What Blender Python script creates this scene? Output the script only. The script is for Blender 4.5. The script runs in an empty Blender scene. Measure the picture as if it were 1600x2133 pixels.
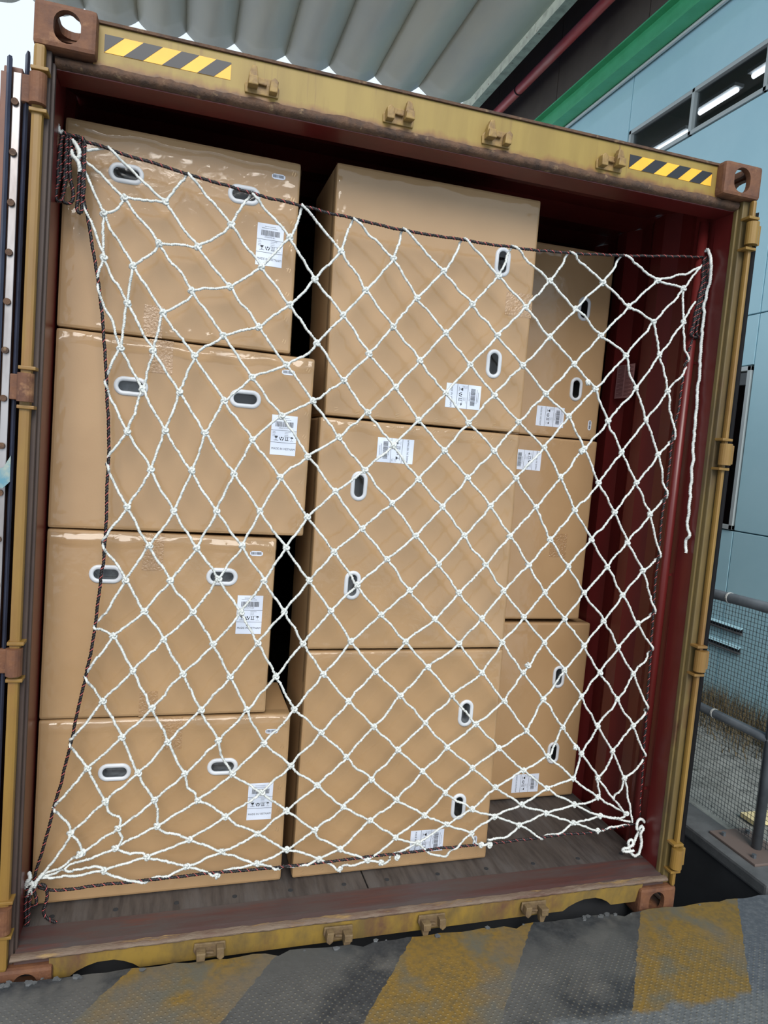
import bpy, bmesh, math, random, json
import numpy as np
from mathutils import Vector, Matrix

random.seed(7); RNG = np.random.default_rng(7)
SC = bpy.context.scene; COL = SC.collection
D = json.loads(r'''{"cam":{"f":1500,"loc":[0.4426,-2.2659,1.7437],"R":[[0.9584,-0.2732,0.0824],[0.0567,-0.1006,-0.9933],[0.2796,0.9567,-0.081]]},"boxes":{"L4":{"Y":0.256,"c":[[0.0259,0.7703],[0.8915,0.7754],[0.036,0.1269],[0.8998,0.1405]],"h":[[0.2984,0.5828],[0.6603,0.5871]],"l":[0.8018,0.4501],"s":[0.8263,0.7124]},"L3":{"Y":0.256,"c":[[0.0236,1.4121],[0.796,1.4138],[0.0257,0.7735],[0.799,0.7828]],"h":[[0.2381,1.2685],[0.6156,1.2716]],"l":[0.718,1.1393],"s":[0.7284,1.358]},"L2":{"Y":0.256,"c":[[0.023,2.0547],[0.8852,2.0504],[0.0235,1.4152],[0.8891,1.4268]],"h":[[0.2848,1.8928],[0.6544,1.8891]],"l":[0.7939,1.7768],"s":[0.7951,1.994]},"L1":{"Y":0.256,"c":[[0.0267,2.6984],[0.7888,2.6925],[0.0228,2.0592],[0.7971,2.0583]],"h":[[0.2369,2.5589],[0.6071,2.5583]],"l":[0.7017,2.4094],"s":[0.7157,2.636]},"M3":{"Y":0.256,"c":[[0.9342,1.0074],[1.7135,1.0171],[0.9409,0.1425],[1.7252,0.1592]],"h":[[1.5779,0.7629],[1.5848,0.3831]],"l":[1.4642,0.2513],"s":[1.6695,0.2341]},"M2":{"Y":0.256,"c":[[0.919,1.8534],[1.6938,1.8562],[0.9337,1.0145],[1.7127,1.0248]],"h":[[1.0781,1.6187],[1.0826,1.2554]],"l":[1.2032,1.7562]},"M1":{"Y":0.256,"c":[[0.9111,2.7216],[1.6888,2.7265],[0.9339,1.8615],[1.695,1.8636]],"h":[[1.5557,2.4824],[1.5587,2.1099]],"l":[1.4483,1.9774]},"R3":{"Y":0.685,"c":[[1.6085,1.0171],[2.3705,1.0231],[1.6085,0.1659],[2.3705,0.1759]],"h":[[2.2287,0.7623],[2.2411,0.391]],"l":[2.1097,0.2478]},"R2":{"Y":0.685,"c":[[1.5421,1.8722],[2.3041,1.8782],[1.5421,1.0309],[2.3041,1.0409]],"h":[],"l":[1.9541,1.7672]},"R1":{"Y":0.685,"c":[[1.5308,2.7178],[2.2928,2.7238],[1.5308,1.8748],[2.2928,1.8848]],"h":[[2.1633,2.4644],[2.1639,2.1052]],"l":[2.0473,1.9698],"s":[2.2522,1.9493]}},"K":[[0.187,0.175,2.6018],[0.3626,0.1736,2.4695],[0.4674,0.1714,2.3473],[0.5747,0.1689,2.2376],[0.6747,0.166,2.1214],[0.7739,0.163,2.0092],[0.8708,0.1604,1.8996],[0.9689,0.158,1.7852],[1.0689,0.1563,1.6807],[1.1776,0.1553,1.5701],[1.2751,0.1551,1.4605],[1.3726,0.1557,1.3598],[1.4616,0.1569,1.2576],[1.5639,0.1588,1.1636],[1.6567,0.1609,1.0723],[1.759,0.1637,0.9538],[1.8588,0.1665,0.8453],[1.9575,0.1693,0.7299],[2.0559,0.1716,0.6175],[2.1441,0.1733,0.513],[2.2329,0.1745,0.4145],[2.298,0.1749,0.3509],[0.4251,0.1746,2.5671],[0.567,0.1721,2.4323],[0.6714,0.1694,2.3129],[0.7715,0.1666,2.2058],[0.8699,0.1636,2.0918],[0.9709,0.1608,1.9794],[1.0633,0.1587,1.8792],[1.1658,0.1569,1.7719],[1.2679,0.1559,1.6612],[1.3676,0.1558,1.5694],[1.4614,0.1562,1.4693],[1.5564,0.1574,1.3644],[1.6411,0.159,1.269],[1.7362,0.1612,1.1713],[1.8362,0.1637,1.0707],[1.9377,0.1666,0.9615],[2.0263,0.169,0.8533],[2.1164,0.1714,0.7306],[2.1996,0.1732,0.6213],[2.2714,0.1743,0.5043],[0.6239,0.1739,2.5432],[0.7566,0.1711,2.4216],[0.8485,0.168,2.2997],[0.953,0.1652,2.1949],[1.0528,0.1622,2.078],[1.1577,0.16,1.9745],[1.2496,0.1582,1.8699],[1.3564,0.1573,1.7704],[1.454,0.1571,1.681],[1.5552,0.1576,1.5838],[1.6446,0.1586,1.4759],[1.734,0.1601,1.3705],[1.8152,0.162,1.2674],[1.9129,0.1645,1.1658],[2.0115,0.1672,1.0593],[2.0995,0.1697,0.9499],[2.1942,0.172,0.8378],[2.2838,0.1739,0.7251],[2.3584,0.175,0.5962],[0.7885,0.1735,2.5336],[0.9308,0.1701,2.4036],[1.0246,0.167,2.2881],[1.1307,0.1642,2.179],[1.2374,0.1619,2.0763],[1.3435,0.1602,1.9736],[1.4392,0.1592,1.8771],[1.5484,0.159,1.7858],[1.6474,0.1595,1.6927],[1.7422,0.1605,1.5892],[1.8145,0.1616,1.4708],[1.9053,0.1636,1.3705],[1.9877,0.1657,1.2692],[2.0885,0.1684,1.1579],[2.171,0.1707,1.0512],[2.2553,0.1728,0.942],[2.3439,0.1747,0.7939],[0.9635,0.1729,2.5196],[1.1141,0.1699,2.4077],[1.2091,0.1668,2.2878],[1.3252,0.1644,2.182],[1.4258,0.1626,2.0826],[1.5309,0.1616,1.9842],[1.636,0.1614,1.8985],[1.752,0.1621,1.8147],[1.8328,0.1628,1.7091],[1.907,0.1638,1.5876],[1.9943,0.1656,1.4786],[2.0787,0.1677,1.3741],[2.1636,0.17,1.2632],[2.2507,0.1723,1.1494],[2.3341,0.1744,1.0409],[1.1401,0.1727,2.5137],[1.2998,0.1695,2.3931],[1.4158,0.1673,2.2945],[1.5238,0.1656,2.1983],[1.6328,0.1646,2.1044],[1.7369,0.1643,2.0123],[1.842,0.1649,1.939],[1.9215,0.1653,1.823],[1.9997,0.1662,1.6985],[2.0844,0.1679,1.5899],[2.1586,0.1697,1.4742],[2.245,0.172,1.3638],[2.3275,0.1742,1.1935],[1.3651,0.1728,2.5157],[1.508,0.1703,2.4071],[1.6239,0.1686,2.3125],[1.7332,0.1676,2.2192],[1.8432,0.1673,2.1319],[1.9432,0.1677,2.0515],[2.0137,0.1679,1.9368],[2.0879,0.1688,1.8235],[2.1704,0.1703,1.7098],[2.2488,0.1721,1.5912],[2.3198,0.1739,1.4206],[1.5484,0.1731,2.5198],[1.7126,0.1713,2.4198],[1.8274,0.1703,2.3331],[1.9453,0.1701,2.251],[2.0622,0.1708,2.1896],[2.122,0.1708,2.0721],[2.1829,0.1714,1.9561],[2.2557,0.1726,1.8273],[2.3193,0.174,1.6603],[1.7817,0.1738,2.5358],[1.9315,0.1727,2.4445],[2.0528,0.1725,2.3725],[2.1698,0.1732,2.3302],[2.2116,0.173,2.2108],[2.2673,0.1734,2.0762],[2.3239,0.1742,1.8935],[2.0075,0.1745,2.5584],[2.1671,0.1742,2.4875],[2.2871,0.1747,2.4738],[2.3044,0.1745,2.3477],[2.3411,0.1747,2.1963],[0.2411,0.1741,2.4602],[0.3496,0.1723,2.3395],[0.4564,0.1697,2.2075],[0.5633,0.1667,2.0798],[0.6652,0.1637,1.9563],[0.7696,0.1608,1.8402],[0.8664,0.1583,1.7115],[0.9714,0.1564,1.5991],[1.0769,0.1553,1.4764],[1.1753,0.1551,1.3716],[1.2696,0.1558,1.2617],[1.3773,0.1571,1.1575],[1.4812,0.159,1.0663],[1.5864,0.1616,0.9537],[1.6926,0.1645,0.8413],[1.8008,0.1676,0.7196],[1.9077,0.1702,0.614],[2.0316,0.1725,0.5148],[2.1547,0.174,0.4293],[0.1841,0.1741,2.4045],[0.2767,0.1724,2.2593],[0.3743,0.17,2.1274],[0.4772,0.1672,2.0052],[0.5793,0.1641,1.8709],[0.6786,0.1613,1.7524],[0.7792,0.1588,1.6335],[0.8799,0.157,1.5059],[0.9827,0.156,1.3892],[1.0745,0.1559,1.2753],[1.1716,0.1565,1.1702],[1.2726,0.1577,1.0726],[1.3688,0.1595,0.9773],[1.4748,0.162,0.868],[1.5823,0.1649,0.7552],[1.6895,0.1677,0.6543],[1.805,0.1703,0.5599],[1.9174,0.1722,0.4811],[2.0496,0.1738,0.4053],[2.1761,0.1747,0.3485],[0.1905,0.1735,2.2713],[0.2671,0.1717,2.1431],[0.3504,0.1694,2.0058],[0.438,0.1668,1.8846],[0.5249,0.1642,1.7613],[0.6252,0.1615,1.6353],[0.7182,0.1594,1.5162],[0.8154,0.1578,1.3969],[0.903,0.1572,1.2869],[0.9872,0.1572,1.1823],[1.0688,0.158,1.0729],[1.1686,0.1594,0.9622],[1.2714,0.1611,0.8714],[1.3786,0.1636,0.7648],[1.4746,0.1661,0.6665],[1.5876,0.1686,0.5801],[1.6932,0.1708,0.4974],[1.8153,0.1728,0.4197],[1.9279,0.1738,0.3767],[2.057,0.1747,0.3279],[2.1728,0.175,0.2852],[0.1764,0.1733,2.1894],[0.2528,0.1712,2.0034],[0.3251,0.1691,1.8822],[0.4006,0.1668,1.7582],[0.4914,0.1642,1.6366],[0.5771,0.162,1.5094],[0.6689,0.1602,1.3967],[0.7488,0.1593,1.2802],[0.8248,0.1589,1.1755],[0.8981,0.1593,1.0629],[0.9799,0.1603,0.9526],[1.0786,0.1616,0.853],[1.1818,0.1635,0.7556],[1.2818,0.1656,0.6645],[1.3861,0.1679,0.5763],[1.4858,0.1704,0.4858],[1.6059,0.1724,0.4131],[1.7027,0.1734,0.3775],[1.8127,0.1744,0.3345],[1.9233,0.175,0.2708],[0.2126,0.1716,1.8991],[0.2859,0.1694,1.745],[0.3633,0.1672,1.6302],[0.4419,0.1651,1.4998],[0.5217,0.1633,1.3818],[0.5975,0.1619,1.2816],[0.679,0.1611,1.1707],[0.7426,0.1611,1.0632],[0.8133,0.1618,0.9463],[0.8857,0.1632,0.8264],[0.9884,0.1643,0.7395],[1.0876,0.1661,0.6446],[1.191,0.1683,0.5541],[1.2948,0.1705,0.4703],[1.4115,0.1724,0.4005],[1.5049,0.1735,0.3596],[1.6126,0.1747,0.3151],[1.6904,0.175,0.2664],[0.2295,0.1706,1.637],[0.2982,0.1686,1.5036],[0.3721,0.1668,1.3827],[0.4443,0.1653,1.2698],[0.5221,0.1641,1.1671],[0.5942,0.1635,1.0584],[0.6569,0.1638,0.9452],[0.7211,0.1647,0.8292],[0.789,0.1662,0.705],[0.8894,0.1674,0.6204],[0.9904,0.1689,0.5422],[1.0932,0.1709,0.4544],[1.1999,0.1724,0.3956],[1.3054,0.1745,0.3202],[1.3974,0.175,0.2923],[1.5213,0.175,0.2349],[0.2302,0.1704,1.3836],[0.3043,0.1687,1.2664],[0.3688,0.1674,1.1651],[0.4341,0.1665,1.0713],[0.502,0.1662,0.9554],[0.5687,0.1666,0.83],[0.6328,0.1674,0.72],[0.6875,0.169,0.5991],[0.7933,0.1699,0.5256],[0.8867,0.1713,0.4524],[0.9953,0.1731,0.3725],[1.0963,0.175,0.291],[1.2025,0.175,0.2399],[1.2903,0.175,0.2365],[0.2169,0.1712,1.1142],[0.2767,0.1699,1.0819],[0.3432,0.1691,0.9668],[0.4102,0.1688,0.839],[0.4658,0.1693,0.7198],[0.5284,0.1702,0.606],[0.577,0.1714,0.5075],[0.6731,0.1721,0.4443],[0.789,0.1734,0.3726],[0.8978,0.1749,0.3047],[1.0184,0.175,0.2588],[1.0987,0.175,0.2153],[0.1956,0.1722,0.9459],[0.2548,0.1714,0.8637],[0.3201,0.1711,0.7404],[0.3777,0.1715,0.6158],[0.4351,0.1722,0.517],[0.4478,0.1733,0.4242],[0.5566,0.1738,0.3683],[0.6699,0.1747,0.3156],[0.795,0.175,0.261],[0.877,0.175,0.2343],[0.1619,0.1735,0.7267],[0.2183,0.1731,0.6371],[0.2799,0.1733,0.5204],[0.3221,0.1738,0.4242],[0.3178,0.1745,0.3552],[0.421,0.1748,0.3147],[0.5543,0.175,0.2707],[0.6587,0.175,0.2319],[0.1205,0.1745,0.5112],[0.1767,0.1745,0.4174],[0.2165,0.1747,0.348],[0.195,0.1748,0.333],[0.1644,0.175,0.2939],[0.2853,0.175,0.2784],[0.4271,0.175,0.2284]],"ST":[[0,1,2,3,4,5,6,7,8,9,10,11,12,13,14,15,16,17,18,19,20,21],[22,23,24,25,26,27,28,29,30,31,32,33,34,35,36,37,38,39,40,41,[2.3327,0.175,0.3134]],[42,43,44,45,46,47,48,49,50,51,52,53,54,55,56,57,58,59,60],[61,62,63,64,65,66,67,68,69,70,71,72,73,74,75,76,77],[78,79,80,81,82,83,84,85,86,87,88,89,90,91,92],[93,94,95,96,97,98,99,100,101,102,103,104,105],[106,107,108,109,110,111,112,113,114,115,116],[117,118,119,120,[2.0342,0.1707,2.2098],121,122,123,124,125],[126,127,128,129,130,131,[2.2989,0.1738,1.9763],132],[133,134,135,136,[2.3281,0.1746,2.2413],137],[[0.1045,0.1749,2.5636],138,139,140,141,142,143,144,145,146,147,148,149,150,151,152,153,154,155,156,21],[[0.105,0.1749,2.5524],157,158,159,160,161,162,163,164,165,166,167,168,169,170,171,172,173,174,175,176,[2.3208,0.175,0.3163]],[[0.1086,0.1749,2.532],[0.1227,0.1746,2.4284],[0.15,0.1742,2.3688],177,178,179,180,181,182,183,184,185,186,187,188,189,190,191,192,193,194,195,196,197,[2.3181,0.175,0.302]],[198,[0.1959,0.1728,2.1307],[0.2253,0.1721,2.0742],199,200,201,202,203,204,205,206,207,208,209,210,211,212,213,214,215,216,217],[218,[0.2244,0.1712,1.8615],[0.2651,0.1701,1.7871],219,220,221,222,223,224,225,226,227,228,229,230,231,232,233,234,[1.6412,0.175,0.272],235],[236,[0.2394,0.1703,1.6103],237,238,239,240,241,242,243,244,245,246,247,248,249,250,[1.4436,0.175,0.2507],251],[252,[0.24,0.1702,1.3593],[0.2753,0.1693,1.3203],253,254,255,256,257,[0.5973,0.1669,0.7771],258,[0.6422,0.1681,0.6735],259,260,261,262,[1.0083,0.1739,0.3422],[1.0675,0.1746,0.3136],263,264,[1.2592,0.175,0.2278],265],[266,[0.2405,0.1707,1.1052],267,268,269,270,[0.5027,0.1699,0.6444],271,[0.5423,0.1708,0.5575],[0.564,0.171,0.5393],272,[0.6456,0.1718,0.4671],273,274,275,[0.9744,0.175,0.2805],276,277],[278,[0.2172,0.1718,0.9171],279,280,281,[0.3985,0.1718,0.5679],282,[0.4487,0.1728,0.4652],283,[0.4692,0.1735,0.4039],[0.5205,0.1736,0.3865],284,285,[0.7431,0.175,0.2831],286,287],[288,[0.1715,0.1734,0.7054],289,290,[0.3001,0.1735,0.4742],[0.3279,0.1735,0.4591],291,[0.3388,0.1741,0.3926],[0.3321,0.1743,0.3728],292,[0.3614,0.1746,0.3349],[0.411,0.1747,0.3275],293,294,295],[296,[0.1298,0.1745,0.4959],[0.1681,0.1744,0.4476],297,[0.1997,0.1745,0.3925],298,299],[300,[0.2014,0.175,0.2874],[0.2788,0.175,0.2891],301,[0.3305,0.175,0.2508],302],[0,[0.1401,0.1749,2.583],[0.1069,0.1749,2.5696]],[22,1,[0.2987,0.1738,2.4614],138,[0.2207,0.174,2.4221],[0.2005,0.174,2.4087],157,177,[0.1769,0.1734,2.2069],198],[42,[0.595,0.1731,2.4944],23,[0.5217,0.1716,2.3858],2,139,[0.3352,0.1722,2.3136],158,178,[0.2629,0.1716,2.113],199,[0.216,0.1716,1.9174],218],[61,[0.7759,0.1719,2.4635],43,24,[0.6201,0.169,2.2701],3,140,[0.4503,0.1696,2.1856],159,179,200,219,[0.2344,0.1705,1.6556],236],[78,[0.9448,0.1715,2.4596],62,44,[0.7982,0.167,2.2361],25,4,141,160,180,201,220,237,[0.2326,0.1704,1.3946],252],[93,[1.1274,0.1712,2.4567],79,63,45,26,[0.8585,0.1633,2.0697],5,[0.714,0.1633,1.9789],142,161,181,202,221,238,253,[0.2493,0.1703,1.1654],266],[106,[1.3394,0.1712,2.457],94,80,64,46,27,6,143,162,182,203,222,239,[0.3951,0.1667,1.2042],254,267,[0.2008,0.172,0.9587],278],[117,[1.5342,0.1718,2.4702],107,95,81,65,47,28,7,144,163,183,204,223,240,255,268,279,[0.1644,0.1734,0.7347],288],[126,[1.7452,0.1723,2.4679],118,108,96,82,66,48,29,8,145,164,184,205,224,241,256,269,280,289,[0.1245,0.1745,0.5175],296],[133,[1.9654,0.1735,2.4919],127,119,109,97,83,67,49,30,9,146,165,185,206,225,242,257,270,281,[0.3012,0.1729,0.5443],290,297,[0.1338,0.1749,0.328],[0.0884,0.175,0.2724]],[[2.3672,0.175,2.588],[2.3543,0.175,2.5678],134,128,120,110,98,84,68,50,31,10,147,166,186,207,226,243,258,271,282,291,298,299,[0.1565,0.175,0.3079],[0.0855,0.175,0.2727]],[[2.3674,0.175,2.5862],135,129,121,111,99,85,69,51,32,11,148,167,187,208,227,244,259,272,283,292,300,[0.0886,0.175,0.2691]],[[2.3657,0.175,2.5823],[2.368,0.175,2.4871],136,130,122,112,100,86,70,52,33,12,149,168,188,209,228,245,260,273,284,293,[0.3285,0.175,0.2916],301,[0.1874,0.175,0.2719],[0.0915,0.175,0.2689]],[137,[2.3415,0.1747,2.1776],131,123,113,101,87,71,53,34,13,150,169,189,210,229,246,261,274,285,294,[0.5016,0.175,0.2458],302],[132,124,114,102,88,72,54,35,14,151,170,190,211,230,247,262,275,286,[0.737,0.175,0.2499],295],[125,115,103,89,73,55,36,15,152,171,191,212,231,248,263,[1.0633,0.175,0.2771],276,[0.9427,0.175,0.2359],287],[116,104,90,74,56,37,16,153,172,192,213,232,249,[1.2636,0.175,0.2855],264,[1.149,0.175,0.2221],277],[105,91,75,57,38,17,154,173,193,214,233,250,[1.335,0.175,0.2649],265],[92,76,58,39,18,[2.048,0.1722,0.558],155,[1.9609,0.1723,0.4926],174,194,215,[1.6271,0.1743,0.3297],234,251],[77,[2.3365,0.1746,0.78],59,40,[2.188,0.1733,0.5714],19,[2.1582,0.1737,0.4717],[2.1636,0.1739,0.4471],156,[2.1234,0.174,0.4129],175,195,216,[1.7897,0.175,0.3003],[1.6929,0.175,0.2818],235],[60,[2.3513,0.1749,0.5802],41,[2.264,0.1745,0.4557],20],[21,[2.2881,0.1749,0.3391],176,196,[1.9964,0.175,0.2896],217]],"EK":[0,20,22,42,60,61,77,78,92,93,105,106,116,117,125,126,132,133,137,198,217,218,235,236,251,252,265,266,277,278,287,288,295,296,299,300,302],"rope":{"top":[[0.0417,0.175,2.6267],[0.0716,0.175,2.6103],[0.1188,0.175,2.6056],[0.215,0.175,2.5916],[0.3166,0.1748,2.5791],[0.4239,0.1745,2.564],[0.5264,0.1742,2.5529],[0.624,0.1739,2.5417],[0.7856,0.1734,2.53],[0.962,0.1729,2.5177],[1.1753,0.1725,2.5081],[1.3655,0.1726,2.5108],[1.5489,0.1729,2.5148],[1.6613,0.1733,2.5222],[1.7803,0.1737,2.5304],[2.0077,0.1745,2.5567],[2.2194,0.1749,2.5856],[2.3715,0.175,2.6051]],"right":[[2.3725,0.175,2.598],[2.3702,0.175,2.4875],[2.3601,0.175,2.3196],[2.3386,0.1747,2.2146],[2.3319,0.1746,2.1485],[2.3274,0.1744,2.0166],[2.3138,0.174,1.9172],[2.3129,0.1739,1.8071],[2.3106,0.1737,1.6732],[2.3057,0.1736,1.5576],[2.3113,0.1737,1.432],[2.3099,0.1737,1.3404],[2.316,0.1739,1.2268],[2.3266,0.1742,1.0449],[2.3367,0.1746,0.8486],[2.3435,0.1748,0.7271],[2.3521,0.1749,0.574],[2.358,0.175,0.4401],[2.3654,0.175,0.3112]],"bottom":[[2.3659,0.175,0.307],[2.2551,0.175,0.2939],[2.1286,0.175,0.2822],[2.0189,0.175,0.2819],[1.9014,0.175,0.2764],[1.7046,0.175,0.2672],[1.5145,0.175,0.2643],[1.3698,0.175,0.2584],[1.2291,0.175,0.2546],[1.0835,0.175,0.2479],[0.9422,0.175,0.2432],[0.7711,0.175,0.2398],[0.6467,0.175,0.24],[0.5818,0.175,0.2387],[0.4424,0.175,0.2339],[0.2711,0.175,0.2291],[0.1235,0.175,0.2262],[0.084,0.175,0.2398]],"left":[[0.0858,0.175,2.5908],[0.1073,0.1749,2.5318],[0.1216,0.1747,2.4538],[0.1451,0.1742,2.358],[0.1646,0.1737,2.2631],[0.1805,0.1733,2.19],[0.1888,0.1729,2.1327],[0.1974,0.1725,2.0707],[0.2096,0.1719,1.9613],[0.2183,0.1714,1.8698],[0.2271,0.1709,1.7761],[0.234,0.1705,1.6632],[0.2351,0.1704,1.61],[0.2354,0.1703,1.5151],[0.2372,0.1702,1.4181],[0.2332,0.1704,1.3216],[0.2268,0.1707,1.212],[0.2211,0.1711,1.1175],[0.2086,0.1717,1.0096],[0.1985,0.1721,0.9459],[0.1805,0.1728,0.8309],[0.1633,0.1735,0.7267],[0.1438,0.1741,0.6092],[0.1233,0.1745,0.5126],[0.1079,0.1748,0.4319],[0.0899,0.175,0.3431],[0.0775,0.175,0.2948],[0.0748,0.175,0.2539]]},"hankTL":[[[0.0575,0.163,2.6085],[0.0585,0.163,2.5533],[0.0575,0.163,2.4836],[0.05,0.163,2.4404],[0.0509,0.163,2.4195],[0.0629,0.163,2.4174],[0.0701,0.163,2.4369],[0.0701,0.163,2.4998],[0.0716,0.163,2.5558],[0.0709,0.163,2.6042]],[[0.0733,0.163,2.6088],[0.0749,0.163,2.5425],[0.0746,0.1629,2.4867],[0.071,0.1629,2.4469],[0.0652,0.163,2.4262],[0.0551,0.163,2.4147],[0.0479,0.163,2.4288],[0.0505,0.163,2.4614],[0.0534,0.163,2.5176],[0.056,0.163,2.5805],[0.0615,0.163,2.6079]],[[0.0815,0.163,2.6049],[0.0841,0.163,2.5442],[0.0882,0.1629,2.4821],[0.0963,0.1628,2.4485],[0.0973,0.1628,2.4275],[0.0885,0.1628,2.4133],[0.0738,0.1629,2.4137],[0.0664,0.163,2.4292]],[[0.1159,0.163,2.6116],[0.1193,0.1629,2.5648],[0.1205,0.1628,2.509],[0.1214,0.1627,2.4599],[0.1193,0.1626,2.4172],[0.1165,0.1626,2.3898],[0.1108,0.1626,2.3945],[0.1116,0.1627,2.437],[0.1131,0.1628,2.4936],[0.112,0.1629,2.5494],[0.1088,0.163,2.5907],[0.1107,0.163,2.6078],[0.1188,0.163,2.6066],[0.1227,0.163,2.5794],[0.1239,0.1628,2.5236],[0.1251,0.1627,2.4676],[0.1251,0.1626,2.4365]],[[0.0625,0.163,2.615],[0.0799,0.163,2.6101],[0.0998,0.163,2.6112],[0.1133,0.163,2.6083]]],"hankTR":[[[2.3564,0.167,2.601],[2.3632,0.167,2.5216],[2.3627,0.167,2.4297],[2.3509,0.167,2.3544],[2.3431,0.1669,2.2979],[2.3571,0.167,2.2941],[2.3812,0.167,2.2989],[2.3888,0.167,2.3407],[2.3873,0.167,2.4146],[2.3837,0.167,2.4878],[2.3778,0.167,2.5604],[2.37,0.167,2.5994]],[[2.3695,0.167,2.603],[2.3896,0.167,2.5254],[2.3954,0.167,2.4526],[2.3947,0.167,2.3785],[2.3936,0.167,2.3227],[2.3851,0.167,2.3031]],[[2.3613,0.167,2.5981],[2.3613,0.167,2.503],[2.3521,0.167,2.4098],[2.3468,0.1669,2.3353],[2.3465,0.1669,2.3057]],[[2.3646,0.167,2.6059],[2.3716,0.167,2.5411],[2.3734,0.167,2.4496],[2.366,0.167,2.3748],[2.3614,0.167,2.3113],[2.3721,0.167,2.2996],[2.3825,0.167,2.3213],[2.3855,0.167,2.3958],[2.384,0.167,2.4695],[2.3785,0.167,2.5238]],[[2.3749,0.167,2.5965],[2.3855,0.167,2.5065],[2.394,0.167,2.4155],[2.3958,0.167,2.323]]],"tailBL":[[[0.0777,0.155,0.2694],[0.0611,0.155,0.2595],[0.0549,0.155,0.2356],[0.055,0.155,0.1946],[0.0538,0.155,0.1537],[0.058,0.155,0.1171]],[[0.0751,0.155,0.2631],[0.066,0.155,0.241],[0.065,0.155,0.1936],[0.0623,0.155,0.1528],[0.0608,0.155,0.1201]],[[0.0868,0.155,0.2555],[0.1037,0.155,0.2604],[0.1147,0.155,0.2364],[0.1147,0.155,0.2018],[0.1088,0.155,0.1694],[0.1169,0.155,0.147],[0.1319,0.155,0.1338],[0.1482,0.155,0.1254]],[[0.0754,0.155,0.2565],[0.0791,0.155,0.2332],[0.0874,0.155,0.2029],[0.0838,0.155,0.1868],[0.0751,0.155,0.191]]],"white":{"tailR":[[2.366,0.1719,2.6255],[2.366,0.1625,2.6323],[2.366,0.148,2.6089],[2.366,0.1333,2.5838],[2.376,0.1407,2.5271],[2.376,0.1492,2.4833],[2.376,0.1549,2.4386],[2.376,0.1524,2.3609],[2.376,0.1474,2.268],[2.376,0.1398,2.1282],[2.376,0.129,2.001],[2.376,0.1276,1.9131],[2.376,0.1198,1.8513],[2.376,0.1147,1.7575],[2.376,0.1058,1.6412],[2.376,0.1041,1.5504],[2.376,0.0887,1.5259],[2.376,0.1012,1.5014],[2.376,0.0956,1.4528]],"loopBR":[[2.3832,0.165,0.3154],[2.3589,0.16,0.3321],[2.3414,0.155,0.3153],[2.3442,0.145,0.2917],[2.3606,0.145,0.307],[2.3563,0.14,0.2771],[2.3619,0.14,0.252],[2.3598,0.14,0.215],[2.3447,0.14,0.1893],[2.3205,0.14,0.1995],[2.3046,0.145,0.2267],[2.3002,0.145,0.2434],[2.3173,0.145,0.2525],[2.3242,0.14,0.2424],[2.2994,0.135,0.2307],[2.2718,0.135,0.2165],[2.2975,0.135,0.2104],[2.3243,0.135,0.2144]],"loopBR2":[[2.3557,0.155,0.2937],[2.348,0.15,0.2722],[2.3356,0.15,0.2442],[2.329,0.15,0.224]],"knotTL":[[0.0405,0.17,2.6424],[0.0457,0.165,2.6318],[0.0487,0.165,2.6213],[0.0569,0.165,2.6147],[0.0634,0.165,2.6187]],"knotTL2":[[0.0868,0.165,2.5984],[0.0989,0.16,2.5807],[0.1083,0.1549,2.5626],[0.1031,0.1599,2.5467],[0.0863,0.163,2.5558],[0.0844,0.163,2.5693],[0.0921,0.159,2.5554],[0.1097,0.1549,2.5322],[0.1128,0.1598,2.5093]],"knotBL":[[0.0578,0.165,0.2977],[0.0642,0.155,0.2869],[0.0578,0.155,0.2712],[0.0519,0.16,0.2523],[0.0611,0.155,0.2578],[0.0699,0.15,0.2732],[0.0643,0.155,0.2477],[0.0586,0.16,0.2255],[0.0703,0.155,0.2406],[0.082,0.155,0.269],[0.0926,0.165,0.2815],[0.0995,0.175,0.2847]]},"extra":[[1.9072,0.1635,2.0708],[1.9097,0.161,1.813],[1.7741,0.1597,0.9833],[2.0237,0.1671,0.6464],[1.0996,0.171,0.2157],[0.6586,0.171,0.2309],[1.2562,0.171,0.2285],[1.3165,0.171,0.2461],[1.6929,0.171,0.2645],[1.6561,0.171,0.2673],[0.2082,0.1708,0.3443]]}''')

# ------------------------------------------------------------------ camera, sky, light, exposure
cam_d = bpy.data.cameras.new('camera'); cam = bpy.data.objects.new('camera', cam_d); COL.objects.link(cam)
cam_d.sensor_fit = 'HORIZONTAL'; cam_d.sensor_width = 36.0; cam_d.lens = 36.0*D['cam']['f']/1600.0
cam_d.clip_start = 0.05; cam_d.clip_end = 300
Rw = Matrix(D['cam']['R']); cx, cy, cz = Rw[0], Rw[1], Rw[2]
cam.matrix_world = Matrix(((cx[0], -cy[0], -cz[0], D['cam']['loc'][0]), (cx[1], -cy[1], -cz[1], D['cam']['loc'][1]),
                           (cx[2], -cy[2], -cz[2], D['cam']['loc'][2]), (0, 0, 0, 1)))
SC.camera = cam
world = bpy.data.worlds.new('overcast_sky'); SC.world = world; world.use_nodes = True
bgn = world.node_tree.nodes['Background']; bgn.inputs[0].default_value = (0.80, 0.90, 1.0, 1); bgn.inputs[1].default_value = 1.15
sun_d = bpy.data.lights.new('veiled_sun', 'SUN'); sun_d.energy = 3.0; sun_d.angle = math.radians(34); sun_d.color = (1.0, 0.95, 0.88)
sun = bpy.data.objects.new('veiled_sun', sun_d); COL.objects.link(sun)
sun.rotation_euler = Vector((0.06, 0.80, -0.60)).to_track_quat('-Z', 'Y').to_euler()
SC.view_settings.view_transform = 'Standard'; SC.view_settings.look = 'None'
SC.view_settings.exposure = 0.0; SC.view_settings.gamma = 1.0; SC.view_settings.use_curve_mapping = False

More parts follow.
